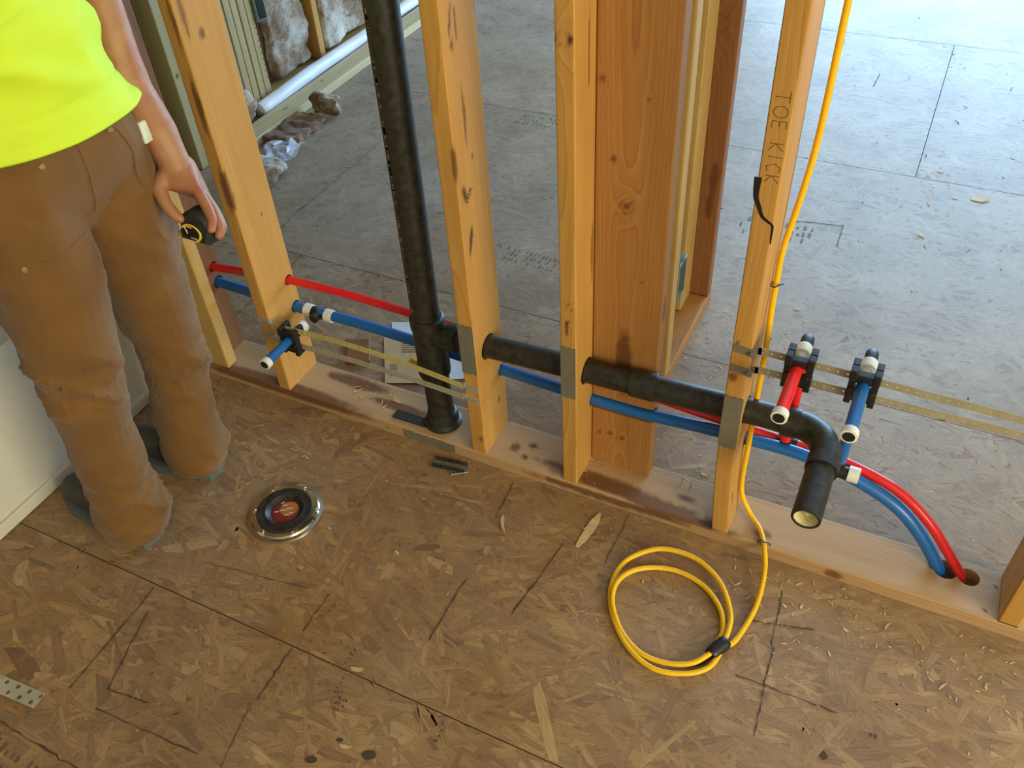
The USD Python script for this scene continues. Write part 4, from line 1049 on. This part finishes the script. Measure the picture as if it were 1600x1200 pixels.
body = chain([((-1.365, .915, 1.40), .058), ((-1.340, 1.035, 1.25), .046), ((-1.325, 1.064, 1.12), .037), ((-1.322, 1.062, 1.070), .0365), ((-1.318, 1.056, 1.02), .038), ((-1.312, 1.053, .960), .0395), ((-1.297, 1.066, .885), .0355), (WR, .0285)])
body = body + m3.Manifold.batch_hull([sph(hp(268, 258, .0), .0245), sph(hp(283, 259, .010), .0245), sph(hp(262, 282, -.004), .016), sph(hp(306, 294, -.004), .0115), sph(hp(309, 298, .018), .0115), sph(hp(309, 299, .038), .011), sph(hp(304, 296, .056), .010)])
body = body + chain([(hp(258, 280, -.006), .018), (hp(252, 296, -.012), .0150), (hp(262, 318, -.012), .0118), (hp(274, 334, -.008), .0108), (hp(282, 341, -.004), .0092)])
for k, (dv, a_, b_, c_, d_) in enumerate(((-.004, (308, 296), (323, 322), (332, 343), (332, 357)), (.017, (310, 299), (329, 327), (339, 350), (338, 364)), (.036, (309, 300), (328, 328), (337, 349), (333, 362)), (.053, (304, 298), (320, 322), (328, 340), (324, 350)))):
    rr_ = (.0105, .0108, .0103, .0092)[k]
    body = body + chain([(hp(*a_, dv), rr_ * 1.08), (hp(*b_, dv + .002), rr_), (hp(*c_, dv + .001), rr_ * .9), (hp(*d_, dv - .002), rr_ * .8)], 20)
body = body + chain([((-1.375, .74, 1.30), .10), ((-1.375, .85, 1.30), .10), ((-1.37, .93, 1.0), .09), ((-1.37, .83, 1.0), .09), ((-1.375, .74, 1.30), .10)])
body = body + m3.Manifold.batch_hull([sph((-1.37, .60, 1.39), .05), sph((-1.37, .915, 1.39), .05), sph((-1.375, .750, 1.46), .05)])
body = body + chain([((-1.375, HY, 1.44), .056), ((-1.39, HY, 1.56), .054)])
body = body + m3.Manifold.batch_hull([sph((-1.395, HY, 1.68), .088, s=None), sph((-1.425, HY, 1.66), .078), sph((-1.45, HY, 1.585), .045)]) + m3.Manifold.batch_hull([sph((-1.50, HY, 1.645), .009), sph((-1.515, HY, 1.62), .012)])
for s in (-1, 1):
    body = body + sph((0, 0, 0), .03, s=(.7, .3, 1.0)).translate((-1.395, HY + s * .086, 1.645))
body = body + chain([((-1.36, .600, 1.40), .058), ((-1.335, .625, 1.16), .048), ((-1.345, .640, 1.05), .040), ((-1.42, .66, .93), .036), ((-1.52, .70, .84), .027)])
body = body + m3.Manifold.batch_hull([sph((-1.53, .705, .83), .022), sph((-1.57, .715, .79), .016), sph((-1.57, .745, .80), .016)])
for k in range(4):
    body = body + chain([((-1.572, .708 + k * .014, .79 + k * .003), .0095), ((-1.60, .712 + k * .014, .765 + k * .003), .009), ((-1.605, .718 + k * .014, .74 + k * .003), .008)], 16)
for LG in (LEG_L, LEG_R):
    body = body + chain([(p_, r_ * .72) for p_, r_ in LG[1:5]])
bt = smooth(body, .0045, 18)
vb = np.array(bt.vertices)
vb = vb + np.array(bt.vertex_normals) * ((meshkit.fbm(vb * 40, 3, 41) - .5) * .0022)[:, None]
put("body", (vb, bt.faces), "skin", PS, smooth=True)
hr = smooth(m3.Manifold.batch_hull([sph((-1.385, HY, 1.69), .096), sph((-1.41, HY, 1.70), .088), sph((-1.365, HY, 1.62), .07)]) - man(box(A(-1.7, .5, 1.4), A(-1.44, 1.1, 1.70))), .012, 6)
put("hair", hr, "hair", PS, smooth=True)
for s in (-1, 1):
    put("eye", sph((-1.4985, HY + s * .03, 1.665), .010), "sticker_white", PS)
put("mouth", box(A(-1.497, HY - .02, 1.588), A(-1.485, HY + .02, 1.595), .003), "sticker_red", PS)
nail = [(hp(333.5, 357, -.0095), .0046), (hp(338, 364, .0075), .0044)]

for (hx, hy, ang) in ((-1.366, .729, .10), (-1.366, .956, -.10)):
    bp = uniq(PS, "boot")
    UsdGeom.Xform.Define(stage, bp)
    LOC[bp] = np.zeros(3)
    ca, sa = math.cos(math.pi - ang), math.sin(math.pi - ang)
    out = [(.0, 0), (.006, -.026), (.03, -.036), (.10, -.034), (.18, -.046), (.25, -.042), (.29, -.020), (.298, .005), (.285, .03), (.24, .046), (.17, .046), (.09, .036), (.03, .037), (.006, .028)]
    pts = np.array([(hx + a_ * ca - b_ * sa, hy + a_ * sa + b_ * ca) for a_, b_ in out])
    sole = m3.Manifold.extrude(m3.CrossSection([pts[::-1] if np.cross(pts[1] - pts[0], pts[2] - pts[1]) < 0 else pts]).offset(.003, m3.JoinType.Round, 2, 16), .026).translate((0, 0, .0015))
    put("sole", sole, "boot_sole", bp)
    W2 = lambda a_, b_, z_: (hx + a_ * ca - b_ * sa, hy + a_ * sa + b_ * ca, z_)
    upm = m3.Manifold.batch_hull([sph(W2(.040, 0, .055), .030), sph(W2(.05, 0, .135), .032), sph(W2(.09, 0, .12), .030)]) + m3.Manifold.batch_hull([sph(W2(.09, 0, .09), .030), sph(W2(.10, 0, .055), .034), sph(W2(.22, .0, .055), .040), sph(W2(.255, .0, .048), .036)])
    upm = upm ^ man(box(A(-3, -1, .0275), A(0, 3, .4)))
    put("upper", smooth(upm, .012, 6), "boot", bp, smooth=True)

# ------------------------------------------------------------------ tape measure in the hand
tm = thing("tape_measure", hp(310, 345, .02), "black tape measure with yellow trim held in the worker's hand", "tape measure")


def T3(u, w, d):
    """u right, w up in the plane of the case, d away: the case is turned so its front and underside show"""
    c = hp(307, 347, .020)
    ex = e_r * .93 - e_v * .20 + e_d * .28; ex /= np.linalg.norm(ex)
    ez = e_v * .80 + e_r * .25 - e_d * .55; ez -= ex * (ez @ ex); ez /= np.linalg.norm(ez)
    ey = np.cross(ez, ex)
    if ey @ e_d > 0: ey = -ey
    return c + np.multiply.outer(u, ex) + np.multiply.outer(w, ey) + np.multiply.outer(d, ez)


def case(prof, d0, d1, r):
    cs = m3.CrossSection([prof])
    a_ = cs.offset(-r, m3.JoinType.Round, 2, 24)
    body_ = m3.Manifold.batch_hull([m3.Manifold.extrude(cs, d1 - d0 - 2 * r).translate((0, 0, d0 + r)), m3.Manifold.extrude(a_, d1 - d0).translate((0, 0, d0))])
    v_, f_ = mesh_arrays(body_)
    w3 = T3(v_[:, 0], v_[:, 1], v_[:, 2])
    n3 = np.linalg.det(np.stack([T3(1, 0, 0) - T3(0, 0, 0), T3(0, 1, 0) - T3(0, 0, 0), T3(0, 0, 1) - T3(0, 0, 0)]))
    return w3, (f_ if n3 > 0 else f_[:, ::-1])


t_ = np.linspace(math.radians(-20), math.radians(180), 22)
prof = [(-.034, -.030), (.030, -.030)] + [(.001 + .034 * math.cos(a_), .002 + .033 * math.sin(a_)) for a_ in t_]
put("case", case(prof, -.022, .022, .007), "rubber_black", tm)
lab = np.array([(.020 * math.cos(a_) - .004, .018 * math.sin(a_) - .006) for a_ in np.linspace(0, 2 * np.pi, 28, endpoint=False)])
put("side_ring", tube(np.vstack([T3(-.006 + .021 * math.cos(a_), -.010 + .017 * math.sin(a_), -.0222) for a_ in np.linspace(math.radians(-60), math.radians(150), 24)]), .0026, 10), "tape_yellow", tm)
put("side_label", case([(x_, y_) for x_, y_ in lab], -.0232, -.0222, .0003), "tape_black", tm)
put("label_print", join(*[tube(np.vstack([T3(x_, y_, -.0236), T3(x_ + dx, y_ + dy, -.0236)]), .0013, 8) for x_, y_, dx, dy in ((-.016, .003, .013, -.001), (-.019, .001, .006, -.013), (-.006, -.019, .013, .0))]), "sticker_white", tm, kind="stuff")
put("tape_tip", case([(-.042, -.030), (-.030, -.030), (-.030, -.020), (-.042, -.022)], -.014, .010, .001), "tape_yellow", tm)
put("end_hook", case([(-.044, -.036), (-.042, -.036), (-.042, -.020), (-.044, -.020)], -.012, .008, .0004), "galvanised", tm)

# ------------------------------------------------------------------ shavings, chips
r = np.random.default_rng(77)


def flake(p, L, W, ang, curl, r):
    n = 5
    s = np.linspace(-.5, .5, n)
    w = W * np.array([.35, .9, 1, .8, .3]) * r.uniform(.7, 1.2, n)
    c, s_ = math.cos(ang), math.sin(ang)
    ctr = np.stack([p[0] + s * L * c - curl * s ** 2 * L * s_, p[1] + s * L * s_ + curl * s ** 2 * L * c, p[2] + .0006 + abs(curl) * L * .35 * (s + .5) ** 2], 1)
    return ribbon(ctr, w, 0, (0, 0, 1), .0004)


def litter(name, n, region, size, material, label, cat, z=.0013):
    ms = []
    for k in range(n):
        x, y = region(r)
        if math.hypot(x + 1.136, y - .918) < .11 or (-1.34 < x < -.94 and 1.38 < y < 1.70):
            continue
        L = .62 * r.lognormal(math.log(size), .5)
        ms.append(flake((x, y, z), L, L * r.uniform(.12, .4), r.uniform(0, np.pi), r.uniform(-.8, .8), r))
    v_, f_ = join(*ms)
    put(name, (v_, f_), material, loc=(v_[:, 0].mean(), v_[:, 1].mean(), z), smooth=False, label=label, cat=cat, kind="stuff")


litter("wood_shavings", 230, lambda q: (q.uniform(-.15, .42), q.normal(1.12, .07)), .009, "shaving", "scattered pale wood shavings on the near floor in front of the plate, right side", "wood shavings")
litter("wood_shavings", 120, lambda q: (q.uniform(-1.3, -.2), min(q.normal(1.08, .14), 1.235)), .008, "shaving", "sparse pale wood shavings on the near floor around the flange", "wood shavings")
litter("wood_shavings", 330, lambda q: (max(q.normal(-.28, .12), -.44), q.uniform(1.40, 2.1)), .010, "shaving", "pale wood shavings on the floor right of the wing wall", "wood shavings")
litter("wood_shavings", 90, lambda q: (q.uniform(-1.8, .5), q.uniform(1.4, 2.6)), .010, "shaving", "thin scatter of shavings on the floor behind the stud wall", "wood shavings")
litter("dark_chips", 60, lambda q: (q.uniform(-.4, .8), q.uniform(1.5, 4.0)), .014, "shaving_dark", "dark bark chips scattered over the far floor", "bark chips")
litter("wood_shavings", 40, lambda q: (q.normal(.06, .06), q.normal(2.92, .16)), .018, "shaving", "patch of tan shavings on the far floor at the right", "wood shavings")
litter("wood_shavings", 26, lambda q: (q.normal(-.50, .02), q.normal(1.31, .02)), .011, "shaving", "small heap of shavings on the plate at the foot of the flat board", "wood shavings", z=.039)
litter("wood_shavings", 18, lambda q: (q.normal(-1.12, .04), q.normal(1.31, .02)), .016, "shaving", "few shavings on the bottom plate left of the drain stack", "wood shavings", z=.039)
for nm, (x, y, L, W, a_, lb) in {"a": (-.460, 1.155, .11, .022, 1.45, "large pale wood chip on the floor in front of the middle stud"), "b": (-.649, 1.092, .055, .010, -1.05, "slim wood sliver on the floor below the toothed nail plate"),
                                 "c": (-.756, .645, .03, .010, .2, "small pale chip lying at the sub-floor seam"), "d": (-.688, .502, .024, .010, .2, "yellowish chip beside the dark oval spots at the bottom of the picture"),
                                 "e": (.206, 2.922, .06, .03, .3, "tan lump of wood on the far floor at the right")}.items():
    put("wood_chip", flake((x, y, .0013), L, W, a_, .3 if nm != "a" else .05, np.random.default_rng(ord(nm))), "shaving", loc=(x, y, .0013), smooth=False, label=lb, cat="wood chip")
for x, y, sx, sy, a_, lb in ((-.639, .508, .014, .009, .35, ""), (-.734, .455, .012, .007, .35, ""), (-.706, .509, .007, .004, .35, "")):
    t = np.linspace(0, 2 * np.pi, 20)
    put("floor_spot", join(ribbon(np.array([(x + s * sx * math.cos(a_), y + s * sx * math.sin(a_), 0) for s in np.linspace(-1, 1, 11)]), [max(.0008, 2 * sy * math.sqrt(max(0, 1 - s * s))) for s in np.linspace(-1, 1, 11)], .00125)), "pencil", floor, smooth=False)
